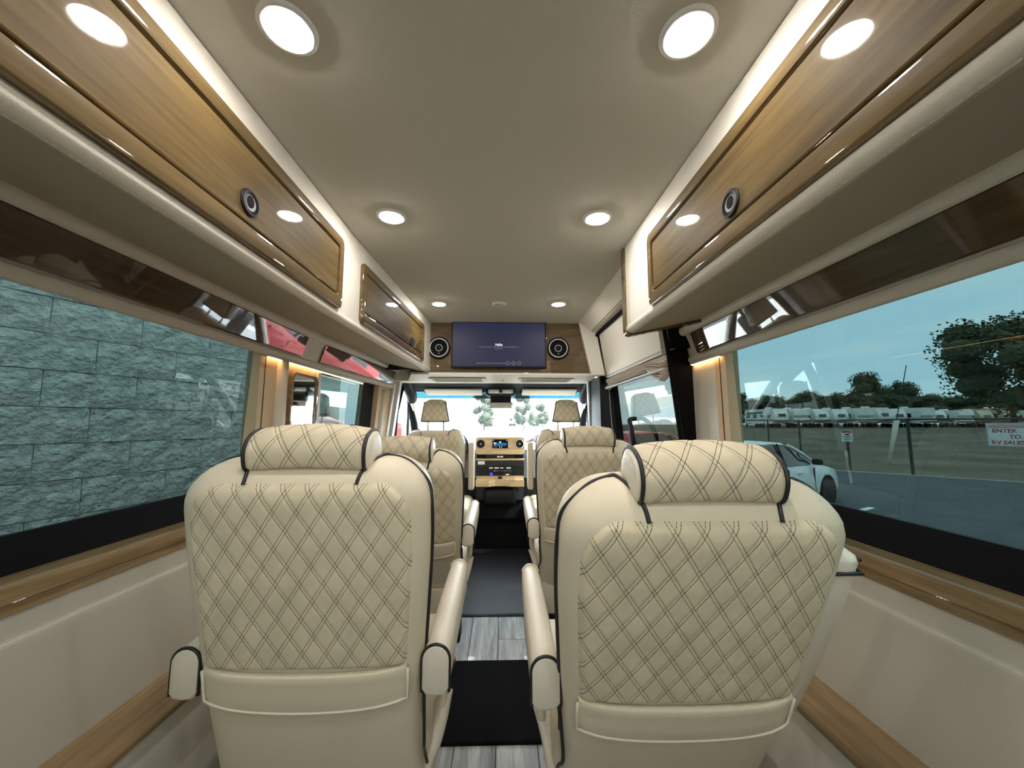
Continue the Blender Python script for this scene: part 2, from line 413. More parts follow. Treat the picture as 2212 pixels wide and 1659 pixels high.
# windows: black frame + tinted pane
def side_window(sx, nm, ya, yb, lab, gl='glass_tint', tall=1.452):
    o = struct(MB().add(extr([(.912, .866), (.985, .866), (.985, .928), (.951, .938), (.945, .93)], ya, yb, sx)).build(nm, 'black_frame'))
    zt = tall
    P = []
    for zz, xx in ((.93, .955), (zt, .925)):
        for (yy) in (ya, yb):
            P.append((yy, zz, xx))
    v = []
    for (yy, zz, xx) in ((ya, .925, .956), (yb, .925, .956), (yb, zt, .928), (ya, zt, .928)):
        v.append(((xx)*sx, yy, zz))
    for (yy, zz, xx) in ((ya, .925, .961), (yb, .925, .961), (yb, zt, .933), (ya, zt, .933)):
        v.append(((xx)*sx, yy, zz))
    g = MB().add(hexa(v)).build('pane', gl, o)
    return o
side_window(-1, 'window_1', Y0, 1.53, ''); side_window(1, 'window_2', Y0, 1.49, '')
side_window(-1, 'window_3', 1.92, 2.72, '')

# valance: padded rolls with a glossy wooden strip let in
VAL = [(.912, 1.436), (.905, 1.430), (.893, 1.432), (.885, 1.443), (.884, 1.456), (.889, 1.464), (.876, 1.515), (.858, 1.553), (.848, 1.551), (.836, 1.556), (.829, 1.568), (.830, 1.584)]
def valance(sx, nm, y0, y1, d0=0, d1=0):
    pr = smoothprof(VAL, 4) + [(.924, 1.60), (.924, 1.438)]
    return struct(MB().add(extr(pr, y0, y1, sx, d0, d1, 1)).build(nm, 'valance', smooth=False))
def strip(sx, y0, y1, par, d0=0, d1=0):
    pr = [(.893, 1.466), (.879, 1.462), (.876, 1.466), (.850, 1.549), (.852, 1.554), (.868, 1.556)]
    return MB().add(extr(pr, y0, y1, sx, d0, d1)).build('wood_strip', 'wood_dark', par)
def vend(par, sx, y, d): pass
v1 = valance(-1, 'trim_5', Y0, 1.82); strip(-1, Y0, 1.725, v1)
v2 = valance(-1, 'trim_6', 1.82, 2.95, 0, -.077); strip(-1, 1.90, 2.90, v2, 0, -.072)
v3 = valance(1, 'trim_7', Y0, 1.70); strip(1, Y0, 1.598, v3)
# warm light strips above the windows
def ledstrip(sx, y0, y1, lab):
    o = thing('led_strip', lab, 'light strip', (sx*.8905, (y0+y1)/2, 1.4265))
    MB().add(box((0, 0, 0), (.014, y1-y0, .006))).build('channel', 'white_plastic', o)
    MB().add(box((0, 0, -.004), (.008, y1-y0-.01, .003))).build('diode_tape', 'strip_led', o)
ledstrip(-1, 1.50, 2.60, 'warm light strip tucked above the left pillar and small window')
ledstrip(1, 1.45, 1.68, 'warm light strip tucked above the right pillar')

# ================================================================== OVERHEAD CABINETS
def fascia(y0, y1, sx, par, d0=0, d1=0):
    pr = [(.86, 1.868), (.53, 1.868), (.53, 1.555)] + smoothprof([(.530, 1.545), (.526, 1.536), (.528, 1.526), (.538, 1.519), (.548, 1.517)], 4) + [(.832, 1.580), (.86, 1.60)]
    b = MB().add(extr(pr, y0, y1, sx, d0, d1)).build('body', 'cream', par)
    # underside lining and stitched seam
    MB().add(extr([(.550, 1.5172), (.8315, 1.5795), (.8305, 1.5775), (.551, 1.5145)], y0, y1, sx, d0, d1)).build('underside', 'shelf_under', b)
    sm = MB(); k = 0; yy = y0+.01
    while yy < y1:
        t = (yy-y0)/(y1-y0); xx = .545+d0+(d1-d0)*t
        sm.add(box((sx*xx, yy, 1.5168), (.0016, .006, .0016))); yy += .0095
    s = sm.build('seam_stitching', 'valance', b)
    return b
def cabinet_door(par, sx, ya, yb, z0, z1, d0=0, d1=0, lat=None, fw_=(.045, .035)):
    """frame lies on the fascia plane, door inside it; outline coordinates (y, z)"""
    t0 = Vector((sx*(.53+d0), ya, 0)); t1 = Vector((sx*(.53+d1), yb, 0)); e = (t1-t0); Ln = e.length; e.normalize()
    nrm = Vector((0, 0, 1)).cross(e) * (1 if sx < 0 else -1); nrm = -nrm if nrm.x*sx > 0 else nrm
    zc = (z0+z1)/2; h = z1-z0; o = t0 + e*(Ln/2) + Vector((0, 0, zc))
    M = basis(o, e if sx > 0 else e, (0, 0, 1), nrm)
    out = rrect(Ln, h, .022, 6); bt, tp = fw_; inn = rrect(Ln-.062, h-bt-tp, .012, 6, 0, (bt-tp)/2)
    V, Fc = frame_ring(out, inn, .014, M); 
    fr = mesh('frame', V, Fc, 'wood_gloss', par, True); autos(fr)
    din = rrect(Ln-.070, h-bt-tp-.008, .010, 6, 0, (bt-tp)/2)
    c = plate(din, .010, M, .004); d = mesh('door', c[0], c[1], 'wood_gloss', par)
    bk = plate(rrect(Ln-.03, h-.03, .01, 4), .0015, M, .0005); mesh('backing', bk[0], bk[1], 'wood_dark', fr)
    if lat:
        ly, lz = lat; tt = (ly-ya)/(yb-ya); lo = t0 + e*(Ln*tt) + Vector((0, 0, lz)) + nrm*.010
        ML = basis(lo, e, (0, 0, 1), nrm)
        lt = lathe([(.0295, 0), (.0295, .003), (.027, .0055), (.0235, .0045), (.022, .003), (.0, .003)], 32, ML, cap=False)
        l = mesh('latch', lt[0], lt[1], 'black_plastic', d, True)
        pr = [(math.cos(a)*.018, math.sin(a)*.018) for a in [2*PI*k/24 for k in range(24)]]
        q = plate(pr, .0035, ML, .001); mesh('latch_insert', q[0], q[1], 'latch_grey', d)
        hp = [(math.cos(a)*.0115-.001, math.sin(a)*.0135+.002) for a in [2*PI*k/20 for k in range(20)]]
        q = plate(hp, .0045, ML, .0005); mesh('finger_hole', q[0], q[1], 'black_frame', d)
    return d
def autos(o, ang=35):
    me = o.data; me.polygons.foreach_set('use_smooth', [True]*len(me.polygons)); me.set_sharp_from_angle(angle=math.radians(ang))
c1 = thing('overhead_cabinet', 'long overhead cabinet above the left window with glossy walnut door', 'cabinet', (0, 0, 0))
fascia(Y0, 1.37, -1, c1); cabinet_door(c1, -1, -.45, 1.285, 1.547, 1.797, lat=(.80, 1.640))
c2 = thing('overhead_cabinet', 'short overhead cabinet at the front left beside the television', 'cabinet', (0, 0, 0))
fascia(1.37, 2.64, -1, c2, 0, -.058); cabinet_door(c2, -1, 1.46, 2.42, 1.553, 1.797, -.004, -.048, lat=(2.15, 1.625))
c3 = thing('overhead_cabinet', 'long overhead cabinet above the right window with glossy walnut door', 'cabinet', (0, 0, 0))
fascia(Y0, 1.465, 1, c3); cabinet_door(c3, 1, -.45, 1.207, 1.54, 1.785, lat=(.75, 1.625))
ep = [(.522, 1.868)] + smoothprof([(.522, 1.535), (.523, 1.522), (.530, 1.511), (.544, 1.507)], 4) + [(.835, 1.565), (.87, 1.60), (.87, 1.868)]
MB().add(extr(ep, 1.463, 1.492, 1)).build('end_panel', 'wood_gloss', c3)

# ================================================================== CEILING LIGHTS
def make_light():
    o = thing('ceiling_light', '', 'light')
    Mf = Matrix.Rotation(PI, 4, 'X')
    mesh('trim_ring', *lathe([(.050, 0), (.050, .003), (.046, .006), (.038, .007), (.0355, .004), (.0355, 0)], 40, Mf, cap=False), 'white_plastic', o, True)
    l = mesh('lens', *lathe([(.0355, .003), (.032, .0065), (.020, .009), (.0, .010)], 40, Mf, cap=False), 'lamp_diffuser', o, True)
    for k in range(10):
        if k < 3: a = 2*PI*k/3; r = .009
        else: a = 2*PI*(k-3)/7; r = .0235
        zz = -.0105 if r < .02 else -.0092
        mesh('diode', *lathe([(.0058, 0), (.0058, .0012), (.0, .0016)], 10, Matrix.Translation((r*math.cos(a), r*math.sin(a), zz+.0012)) @ Mf, cap=False), 'lamp_led', l)
    return o
L0 = make_light()
spots = [(-.353, .625, 'round ceiling downlight nearest the camera on the left'), (.372, .615, 'round ceiling downlight nearest the camera on the right'),
         (-.348, 1.25, 'round ceiling downlight at mid ceiling on the left'), (.362, 1.24, 'round ceiling downlight at mid ceiling on the right'),
         (-.342, 2.205, 'small-looking ceiling downlight in front of the television, left one'), (.367, 2.19, 'small-looking ceiling downlight in front of the television, right one'),
         (-.353, 0.0, 'ceiling downlight behind the camera on the left'), (.37, 0.0, 'ceiling downlight behind the camera on the right'),
         (-.353, -.62, 'rearmost ceiling downlight on the left'), (.37, -.62, 'rearmost ceiling downlight on the right')]
for i, (x, y, lb) in enumerate(spots):
    o = L0 if i == 0 else copytree(L0)
    o.location = (x, y, cz); o['label'] = lb; o['group'] = 'ceiling downlights'
sn = thing('ceiling_sensor', 'small white ceiling speaker disc between the front downlights', 'speaker', (.014, 2.2, cz))
Mf = Matrix.Rotation(PI, 4, 'X')
mesh('bezel', *lathe([(.042, 0), (.042, .005), (.036, .010), (.028, .011), (.026, .008), (.026, .0)], 32, Mf, cap=False), 'white_plastic', sn, True)
mesh('grille', *lathe([(.026, .007), (.014, .010), (0, .011)], 24, Mf, cap=False), 'light_grey', sn, True)

# ================================================================== TELEVISION WALL
yp = 2.64
bp = struct(mesh('wall_front', *hexa([(-.472, yp, 1.512), (.664, yp, 1.505), (.664, yp+.03, 1.505), (-.472, yp+.03, 1.512), (-.50, yp, 1.872), (.575, yp, 1.872), (.575, yp+.03, 1.872), (-.50, yp+.03, 1.872)]), 'wood_panel'))
tv = thing('television', 'wall-mounted television showing a greeting on a dark blue screen', 'television', (.01, yp, 1.53))
MB().add(rbox((0, -.012, .178), (.662, .024, .326), .004, 2)).build('housing', 'black_plastic', tv)
sc = MB().add(box((0, -.0252, .181), (.645, .002, .308))).build('screen', 'tv_screen', tv)
# glossy front sheet
MT = basis((0, -.0272, 0), (1, 0, 0), (0, 0, 1), (0, -1, 0))
def tx(b, s, x, z, m='screen_text', bold=0, al='CENTER'): return text(b, s, m, MT @ Matrix.Translation((x, z, 0)), sc, 'lettering', bold, al, .0003)
tx('Hallo', .024, 0, .178, bold=.0007)
tx('Drücke die mittlere Taste oder auf die Berührungsfläche, um', .0112, 0, .163, 'screen_dim')
tx('fortzufahren.', .0112, 0, .150, 'screen_dim')
xx = -.155
dsh = MB()
while xx < .05:
    w = random.uniform(.010, .03); dsh.add(box((xx+w/2, -.0272, .048), (w, .0006, .0028))); xx += w+.004
dsh.build('caption_line', 'screen_dim', sc)
for cx in (.062, .102, .140):
    mesh('button_ring', *tube([(cx+.0125*math.cos(a), -.0272, .048+.0125*math.sin(a)) for a in [2*PI*k/28 for k in range(28)]], .0011, 6, True), 'screen_dim', sc)
for cx, w in ((.062, .004), (.102, .010), (.140, .006)):
    MB().add(box((cx, -.0272, .048), (w, .0006, .003))).build('button_mark', 'screen_dim', sc)
MB().add(rbox((0, -.028, .010), (.016, .01, .008), .003, 2)).build('sensor_window', 'black_frame', tv)
def speaker(x, lab):
    o = thing('speaker', lab, 'speaker', (x, yp, 1.688), group='speakers beside the television')
    M = basis((0, 0, 0), (1, 0, 0), (0, 0, 1), (0, -1, 0))
    mesh('housing', *lathe([(.078, 0), (.078, .012), (.072, .018), (.066, .018)], 40, M, cap=False), 'black_plastic', o, True)
    mesh('outer_ring', *lathe([(.067, .016), (.067, .021), (.062, .023), (.060, .020), (.060, .015)], 40, M, cap=False), 'light_grey', o, True)
    mesh('cone', *lathe([(.062, .017), (.045, .010), (.024, .012), (0, .012)], 40, M, cap=False), 'black_frame', o, True)
    mesh('inner_ring', *tube([(.023*math.cos(a), -.0135, .023*math.sin(a)) for a in [2*PI*k/32 for k in range(32)]], .0022, 6, True), 'light_grey', o, True)
    mesh('dust_cap', *lathe([(.018, .012), (.012, .017), (0, .019)], 24, M, cap=False), 'black_plastic', o, True)
    MB().add(box((0, -.019, -.040), (.007, .003, .010))).build('badge', 'grey_plastic', o)
speaker(-.409, 'round black speaker with silver ring left of the television'); speaker(.428, 'round black speaker with silver ring right of the television')
# overhead console in front of the television wall
oc = struct(mesh('trim_8', *hexa([(-.60, 2.63, 1.500), (.70, 2.63, 1.495), (.74, 3.10, 1.488), (-.74, 3.10, 1.488), (-.60, 2.63, 1.515), (.70, 2.63, 1.510), (.74, 3.10, 1.56), (-.74, 3.10, 1.56)]), 'cream'))
for cx, lb in ((-.30, 'left'), (.36, 'right')):
    M = basis((cx, 2.88, 1.491), (1, 0, 0), (0, 1, -.01), (0, 0, -1))
    q = plate(rrect(.40, .22, .03, 5), .004, M, .002); v = mesh('grille_panel', *q, 'vent_green', oc)
    q = frame_ring(rrect(.42, .24, .035, 5), rrect(.395, .215, .028, 5), .006, M, .001); mesh('grille_frame', *q, 'cream', oc)
    for k in range(9): MB().add(box((cx, 2.79+k*.0225, 1.486), (.36, .004, .003))).build('slat', 'valance', v)
MB().add(box((.04, 2.9, 1.489), (.014, .010, .006))).build('hook', 'grey_plastic', oc)
# black windscreen header
struct(mesh('trim_9', *hexa([(-.80, 3.10, 1.490), (.80, 3.10, 1.490), (.82, 3.46, 1.448), (-.82, 3.46, 1.448), (-.80, 3.10, 1.60), (.80, 3.10, 1.60), (.82, 3.46, 1.60), (-.82, 3.46, 1.60)]), 'header_black'))

# ================================================================== CAB: windscreen, pillars, doors
ws = struct(mesh('window_4', *hexa([(-.88, 4.26, .95), (.88, 4.26, .95), (.88, 4.266, .955), (-.88, 4.266, .955), (-.80, 3.44, 1.49), (.80, 3.44, 1.49), (.80, 3.446, 1.495), (-.80, 3.446, 1.495)]), 'glass_clear'))
mesh('sun_band', *hexa([(-.795, 3.575, 1.394), (.795, 3.575, 1.394), (.795, 3.579, 1.397), (-.795, 3.579, 1.397), (-.775, 3.43, 1.488), (.775, 3.43, 1.488), (.775, 3.434, 1.491), (-.775, 3.434, 1.491)]), 'glass_band', ws)
for sx, nm in ((-1, 'trim_10'), (1, 'trim_11')):
    p = struct(MB().add(tube([(sx*.800, 3.40, 1.50), (sx*.835, 3.80, 1.24), (sx*.89, 4.24, .95)], .035, 8)).build(nm, 'cream', smooth=True))
    mesh('grab_handle', *tube(catmull([(sx*.76, 3.13, 1.52), (sx*.765, 3.20, 1.475), (sx*.755, 3.30, 1.415), (sx*.765, 3.38, 1.375)], 5), .046, 12), 'black_plastic', p, True)
# cab doors with windows
for sx, nm, wn_, lb in ((-1, 'door_1', 'window_5', ''), (1, 'door_2', 'window_6', '')):
    d = struct(mesh(nm, *hexa([(sx*.86, 3.10, -.1), (sx*.86, 4.2, -.1), (sx*.93, 4.2, -.1), (sx*.93, 3.10, -.1), (sx*.86, 3.10, .93), (sx*.87, 4.2, .90), (sx*.93, 4.2, .90), (sx*.93, 3.10, .93)]), 'dark_grey'))
    fr = catmull([(sx*.885, 3.14, .93), (sx*.86, 3.16, 1.25), (sx*.825, 3.20, 1.47), (sx*.82, 3.42, 1.49), (sx*.85, 3.80, 1.22), (sx*.885, 4.15, .95)], 5)
    mesh('window_frame', *tube(fr, .036, 8), 'black_frame', d, True)
    mesh('rear_post', *tube([(sx*.865, 3.10, .80), (sx*.84, 3.12, 1.25), (sx*.80, 3.16, 1.50)], .032, 8), 'black_frame', d, True)
    MB().add(box((sx*.862, 3.66, 1.12), (.02, .03, .46), None)).build('divider', 'black_plastic', d)
    struct(mesh(wn_, *hexa([(sx*.895, 3.14, .92), (sx*.895, 4.18, .92), (sx*.90, 4.18, .92), (sx*.90, 3.14, .92), (sx*.825, 3.20, 1.48), (sx*.825, 3.42, 1.49), (sx*.83, 3.42, 1.49), (sx*.83, 3.20, 1.48)]), 'glass_clear'))
    # outside mirror
    m = MB().add(rbox((sx*1.08, 3.98, 1.02), (.16, .09, .30), .04, 3)).build('wing_mirror', 'black_plastic', d, smooth=True)
# roof over the cab
struct(MB().add(box((0, 3.10, 1.62), (1.8, .76, .03))).build('ceiling_cab', 'dark_grey'))
# bulkhead above the console so daylight stays outside
struct(MB().add(box((0, 2.70, 1.75), (1.76, .03, .42))).build('wall_bulkhead', 'dark_grey'))

# sun visors
for x, w, lb in ((-.395, .50, 'beige sun visor above the driver side of the windscreen'), (.45, .48, 'beige sun visor above the passenger side of the windscreen')):
    o = thing('sun_visor', lb, 'visor', (x, 3.36, 1.438), group='sun visors')
    MB().add(rbox((0, 0, 0), (w, .14, .022), .010, 3, Matrix.Rotation(-.25, 4, 'X'))).build('panel', 'cream', o, True)
    mesh('hinge_rod', *tube([(-w/2-.02, .05, .004), (w/2+.02, .05, .004)], .006), 'dark_grey', o)
# interior mirror and roof control unit
rm = thing('rear_view_mirror', 'rear-view mirror under a black roof console at the windscreen centre', 'mirror', (.02, 3.42, 1.46))
MB().add(rbox((0, 0, -.02), (.27, .14, .075), .03, 4)).build('roof_console', 'dark_grey', rm, True)
MB().add(rbox((0, -.068, -.015), (.22, .02, .040), .012, 3)).build('lamp_bezel', 'light_grey', rm, True)
for sx in (-1, 1): MB().add(rbox((sx*.055, -.079, -.015), (.07, .008, .026), .006, 2)).build('map_light', 'white_plastic', rm, True)
MB().add(rbox((0, -.080, -.015), (.026, .01, .03), .004, 2)).build('switch', 'dark_grey', rm, True)
MB().add(rbox((0, .0, -.085), (.19, .07, .085), .02, 3)).build('camera_housing', 'black_plastic', rm, True)
mesh('stalk', *tube([(.0, .0, -.09), (.0, -.03, -.13)], .01), 'black_plastic', rm)
MB().add(rbox((.0, -.045, -.138), (.215, .025, .055), .010, 3)).build('mirror_shell', 'black_plastic', rm, True)
MB().add(rbox((.0, -.058, -.138), (.20, .003, .046), .001, 1)).build('mirror_glass', 'mirror', rm)
# dashboard
da = struct(mesh('trim_12', *loft([[(-.86, y, z) for y, z in ((3.60, .40), (3.60, .86), (3.63, .915), (3.75, .935), (4.30, .945), (4.30, .40))], [(.86, y, z) for y, z in ((3.60, .40), (3.60, .86), (3.63, .915), (3.75, .935), (4.30, .945), (4.30, .40))]]), 'dash_grey'))
struct(MB().add(box((0, 3.59, .48), (1.70, .03, .36))).build('wall_kick', 'black_frame'))
struct(MB().add(box((0, 3.95, .20), (1.7, .5, .44))).build('wall_footwell', 'black_plastic'))
cc = thing('centre_console', 'wood-faced dashboard centre console with vents, display and cup holders', 'console', (.016, 3.55, 0))
MC = basis((0, 0, 0), (1, 0, 0), (0, 0, 1), (0, -1, 0))
def cplate(nm, cx, cz_, w, h, r, th, mat, par, off=0, bev=.003):
    M = MC @ Matrix.Translation((cx, cz_, off)); q = plate(rrect(w, h, r, 6), th, M, bev); return mesh(nm, *q, mat, par)
MB().add(box((0, .03, .75), (.43, .06, .56))).build('carcass', 'dark_grey', cc)
cplate('upper_fascia', 0, .957, .452, .158, .028, .02, 'wood_dash', cc, bev=.006)
for sx, lb in ((-1, ''), (1, '')):
    M = MC @ Matrix.Translation((sx*.178, .975, .02))
    v = mesh('air_vent', *lathe([(.038, 0), (.038, .008), (.033, .010), (.030, .004), (.0, .004)], 28, M, cap=False), 'black_plastic', cc, True)
    mesh('vent_ring', *tube([M @ Vector((.0375*math.cos(a), .0375*math.sin(a), .007)) for a in [2*PI*k/28 for k in range(28)]], .0025, 6, True), 'chrome' if sx > 0 else 'grey_plastic', v, True)
    mesh('vent_hub', *lathe([(.011, .004), (.008, .009), (0, .010)], 16, M, cap=False), 'grey_plastic', v, True)
    for k in range(4):
        MB().add(box((0, 0, 0), (.056, .002, .004), M @ Matrix.Rotation(k*PI/4, 4, 'Z') @ Matrix.Translation((0, 0, .006)))).build('vane', 'dark_grey', v)
dp = cplate('display', 0, .975, .142, .080, .005, .005, 'nav_dark', cc, .0195, .001)
for k, (x, z, w, h, m) in enumerate(((0, .976, .12, .010, 'nav_blue'), (.005, .962, .10, .008, 'nav_blue'), (-.048, .982, .028, .010, 'screen_text'), (0, .990, .020, .012, 'screen_text'), (-.05, .965, .012, .007, 'screen_text'),
        (-.055, .947, .008, .008, 'screen_dim'), (-.038, .947, .008, .008, 'screen_dim'), (-.005, .947, .008, .008, 'screen_text'), (.012, .947, .008, .008, 'screen_text'), (-.062, 1.006, .008, .006, 'screen_text'), (.062, 1.006, .010, .006, 'screen_text'))):
    MB().add(box((x, -.0252, z), (w, .0006, h))).build('display_icon', m, dp)
for sx in (-1, 1): cplate('side_pocket', sx*.165, .862, .09, .036, .008, .012, 'black_frame', cc)
cplate('switch_bank', 0, .858, .25, .022, .004, .016, 'dark_grey', cc)
for k in range(8): cplate('switch', (k-3.5)*.03, .858, .024, .014, .002, .004, 'black_plastic' if k not in (3, 4) else 'light_grey', cc, .0165, .001)
cplate('wood_ledge', 0, .834, .445, .016, .004, .034, 'wood_dash', cc)
cplate('mid_panel', 0, .798, .44, .052, .006, .012, 'dark_grey', cc)
st = cplate('sticker', -.172, .803, .062, .030, .002, .001, 'white_plastic', cc, .0125, .0003)
for k in range(2): MB().add(box((-.172, -.0139, .807-.009*k), (.046-.016*k, .0006, .0035))).build('print_line', 'light_grey', st)
cplate('lower_recess', 0, .728, .44, .090, .006, .006, 'black_plastic', cc)
cl_ = cplate('climate_panel', -.0, .748, .235, .058, .006, .018, 'black_plastic', cc, .002)
for x, w, h, m in ((-.083, .034, .012, 'light_grey'), (.078, .042, .014, 'light_grey'), (-.032, .04, .010, 'lcd_white'), (.016, .03, .008, 'lcd_white')):
    cplate('control', x, .757, w, h, .002, .002, m, cl_, .0205, .0005)
for k in range(7): cplate('button', -.05+.024*k, .731, .012, .008, .002, .002, ('led_red' if k == 0 else 'sign_red' if k == 2 else 'grey_plastic'), cl_, .0205, .0005)
cplate('socket', -.080, .700, .030, .030, .0149, .006, 'led_blue', cc, .006, .001)
cplate('lit_switch', .068, .696, .030, .010, .003, .006, 'led_green', cc, .006, .001)
cplate('switch_block', .068, .698, .075, .034, .004, .004, 'dark_grey', cc, .004, .001)
# cup holder tray: wood ledge with rounded wells
tr = MB()
prof = [(-.215, -.02), (.215, -.02), (.215, -.115), (.10, -.120), (.045, -.085), (-.045, -.085), (-.10, -.120), (-.215, -.115)]
R = [[(x, y, z) for x, y in prof] for z in (.605, .660)]; tr.add(loft(R)); tray = tr.build('cup_tray', 'wood_dash', cc)
MB().add(box((0, -.018, .668), (.43, .012, .035))).build('tray_back', 'wood_dash', cc)
for x, r in ((-.165, .042), (-.085, .034), (.085, .034), (.165, .042)):
    mesh('cup_well', *lathe([(r, .006), (r-.002, .008), (r-.006, .002), (r-.012, 0), (0, 0)], 24, Matrix.Translation((x, -.068, .656)), cap=False), 'tan', tray, True)
MB().add(rbox((0, -.03, .672), (.036, .012, .020), .003, 2)).build('usb_socket', 'black_plastic', cc)
MB().add(rbox((0, .02, .50), (.30, .12, .16), .04, 3)).build('lower_bin', 'black_plastic', cc, True)
# steering wheel
sw = thing('steering_wheel', 'black steering wheel in front of the driver seat', 'steering wheel', (-.46, 3.42, .93))
Ms = Matrix.Rotation(math.radians(62), 4, 'X')
mesh('rim', *tube([Ms @ Vector((.19*math.cos(a), .19*math.sin(a), 0)) for a in [2*PI*k/40 for k in range(40)]], .016, 8, True), 'black_plastic', sw, True)
MB().add(rbox((0, 0, -.01), (.16, .12, .05), .03, 3, Ms)).build('hub', 'black_plastic', sw, True)
for p in ((-.18, 0), (.18, 0), (0, -.18)): mesh('spoke', *tube([Ms @ Vector((p[0]*.3, p[1]*.3, -.005)), Ms @ Vector((p[0], p[1], 0))], .013), 'dark_grey', sw)
mesh('column', *tube([Ms @ Vector((0, 0, -.02)), Ms @ Vector((0, 0, -.22))], .04, 12), 'black_plastic', sw)

# ================================================================== LEFT SIDE PANELS BETWEEN THE WINDOWS
def side_panel(sx, nm, ya, yb, mat, z0=.80, z1=1.447, x0=.906, x1=.900, th=.05):
    return struct(mesh(nm, *hexa([(sx*x0, ya, z0), (sx*x0, yb, z0), (sx*(x0+th), yb, z0), (sx*(x0+th), ya, z0), (sx*x1, ya, z1), (sx*x1, yb, z1), (sx*(x1+th), yb, z1), (sx*(x1+th), ya, z1)]), mat))
p1 = side_panel(-1, 'trim_13', 1.475, 1.95, 'tan')
mesh('seam', *hexa([(-.9035, 1.505, .82), (-.9035, 1.5085, .82), (-.91, 1.5085, .82), (-.91, 1.505, .82), (-.8985, 1.505, 1.445), (-.8985, 1.5085, 1.445), (-.905, 1.5085, 1.445), (-.905, 1.505, 1.445)]), 'bark', p1)
mesh('padded_roll', *tube([(-.908, 1.615, .82), (-.902, 1.615, 1.425)], .030, 12), 'leather_light', p1, True)
# framed glossy panel
gp = thing('framed_panel', 'glossy wood-framed upright panel with keyhole on the left pillar', 'panel', (-.901, 1.785, 1.02))
Mg = basis((0, 0, .17), (0, 1, 0), (.009, 0, 1), (1, 0, -.009))
q = frame_ring(rrect(.235, .40, .035, 6), rrect(.205, .37, .026, 6), .022, Mg, .004); autos(mesh('frame', *q, 'wood_rail', gp))
q = plate(rrect(.21, .375, .026, 6), .014, Mg, .002); mesh('glossy_face', *q, 'mirror', gp)
mesh('keyhole', *lathe([(.007, 0), (.007, .002), (0, .002)], 14, Mg @ Matrix.Translation((.02, .11, .014)), cap=False), 'black_frame', gp)
MB().add(box((-.900, 1.935, 1.125), (.02, .030, .62))).build('edge_strip', 'light_grey', p1)
p2 = side_panel(-1, 'trim_14', 2.70, 3.02, 'tan', x0=.885, x1=.835, th=.14)
mesh('padded_roll', *tube([(-.885, 2.80, .82), (-.842, 2.80, 1.41)], .022, 10), 'leather_light', p2, True)
struct(mesh('trim_15', *hexa([(-.86, 3.00, .75), (-.86, 3.06, .75), (-.90, 3.06, .75), (-.90, 3.00, .75), (-.765, 2.98, 1.50), (-.765, 3.04, 1.50), (-.85, 3.04, 1.50), (-.85, 2.98, 1.50)]), 'light_grey'))
struct(MB().add(box((-.76, 3.03, 1.555), (.26, .20, .13))).build('trim_23', 'cream'))
# dark roller strip along the front edge of the small left window
bl = thing('window_blind', 'dark folded blind along the front edge of the small left window', 'blind', (-.905, 2.62, .93))
for k in range(5): mesh('fold', *hexa([(-.01, -.10+k*.036, 0), (.008, -.082+k*.036, 0), (-.01, -.064+k*.036, 0), (-.016, -.082+k*.036, 0), (.02, -.10+k*.036, .50), (.038, -.082+k*.036, .50), (.02, -.064+k*.036, .50), (.014, -.082+k*.036, .50)]), 'dark_grey', bl)
sbl = thing('seat_belt', 'pale seat belt hanging on the left front pillar with black buckle', 'seat belt', (-.80, 2.86, 1.04))
mesh('webbing', *hexa([(-.02, -.024, 0), (-.02, .024, 0), (-.024, .024, 0), (-.024, -.024, 0), (.03, -.024, .42), (.03, .024, .42), (.026, .024, .42), (.026, -.024, .42)]), 'belt', sbl)
MB().add(rbox((-.018, 0, -.02), (.02, .062, .045), .006, 2)).build('buckle', 'black_plastic', sbl, True)

# ================================================================== RIGHT SIDE: pillar, cove, sliding door
p3 = side_panel(1, 'trim_16', 1.435, 1.51, 'tan')
mesh('seam', *hexa([(.9035, 1.472, .82), (.9035, 1.4755, .82), (.91, 1.4755, .82), (.91, 1.472, .82), (.8985, 1.472, 1.445), (.8985, 1.4755, 1.445), (.905, 1.4755, 1.445), (.905, 1.472, 1.445)]), 'bark', p3)
p4 = side_panel(1, 'trim_17', 1.51, 1.705, 'cream', th=.09)
# cove between ceiling and sliding door
cv = smoothprof([(.575, 1.868), (.60, 1.862), (.640, 1.828), (.668, 1.800)], 3) + [(.672, 1.797), (.655, 1.805)] 
struct(MB().add(extr([(.575, 1.869), (.588, 1.862), (.650, 1.800), (.658, 1.802), (.80, 1.95), (.575, 1.95)], 1.49, 2.64, 1)).build('trim_18', 'cream'))
struct(MB().add(extr([(.654, 1.806), (.662, 1.794), (.690, 1.784), (.80, 1.82), (.80, 1.94)], 1.49, 2.66, 1)).build('trim_19', 'valance'))
# column beside the television wall
struct(mesh('trim_20', *hexa([(.655, 2.60, 1.495), (.74, 2.58, 1.495), (.80, 2.72, 1.495), (.66, 2.70, 1.495), (.572, 2.60, 1.868), (.69, 2.58, 1.79), (.75, 2.72, 1.86), (.58, 2.70, 1.868)]), 'cream'))
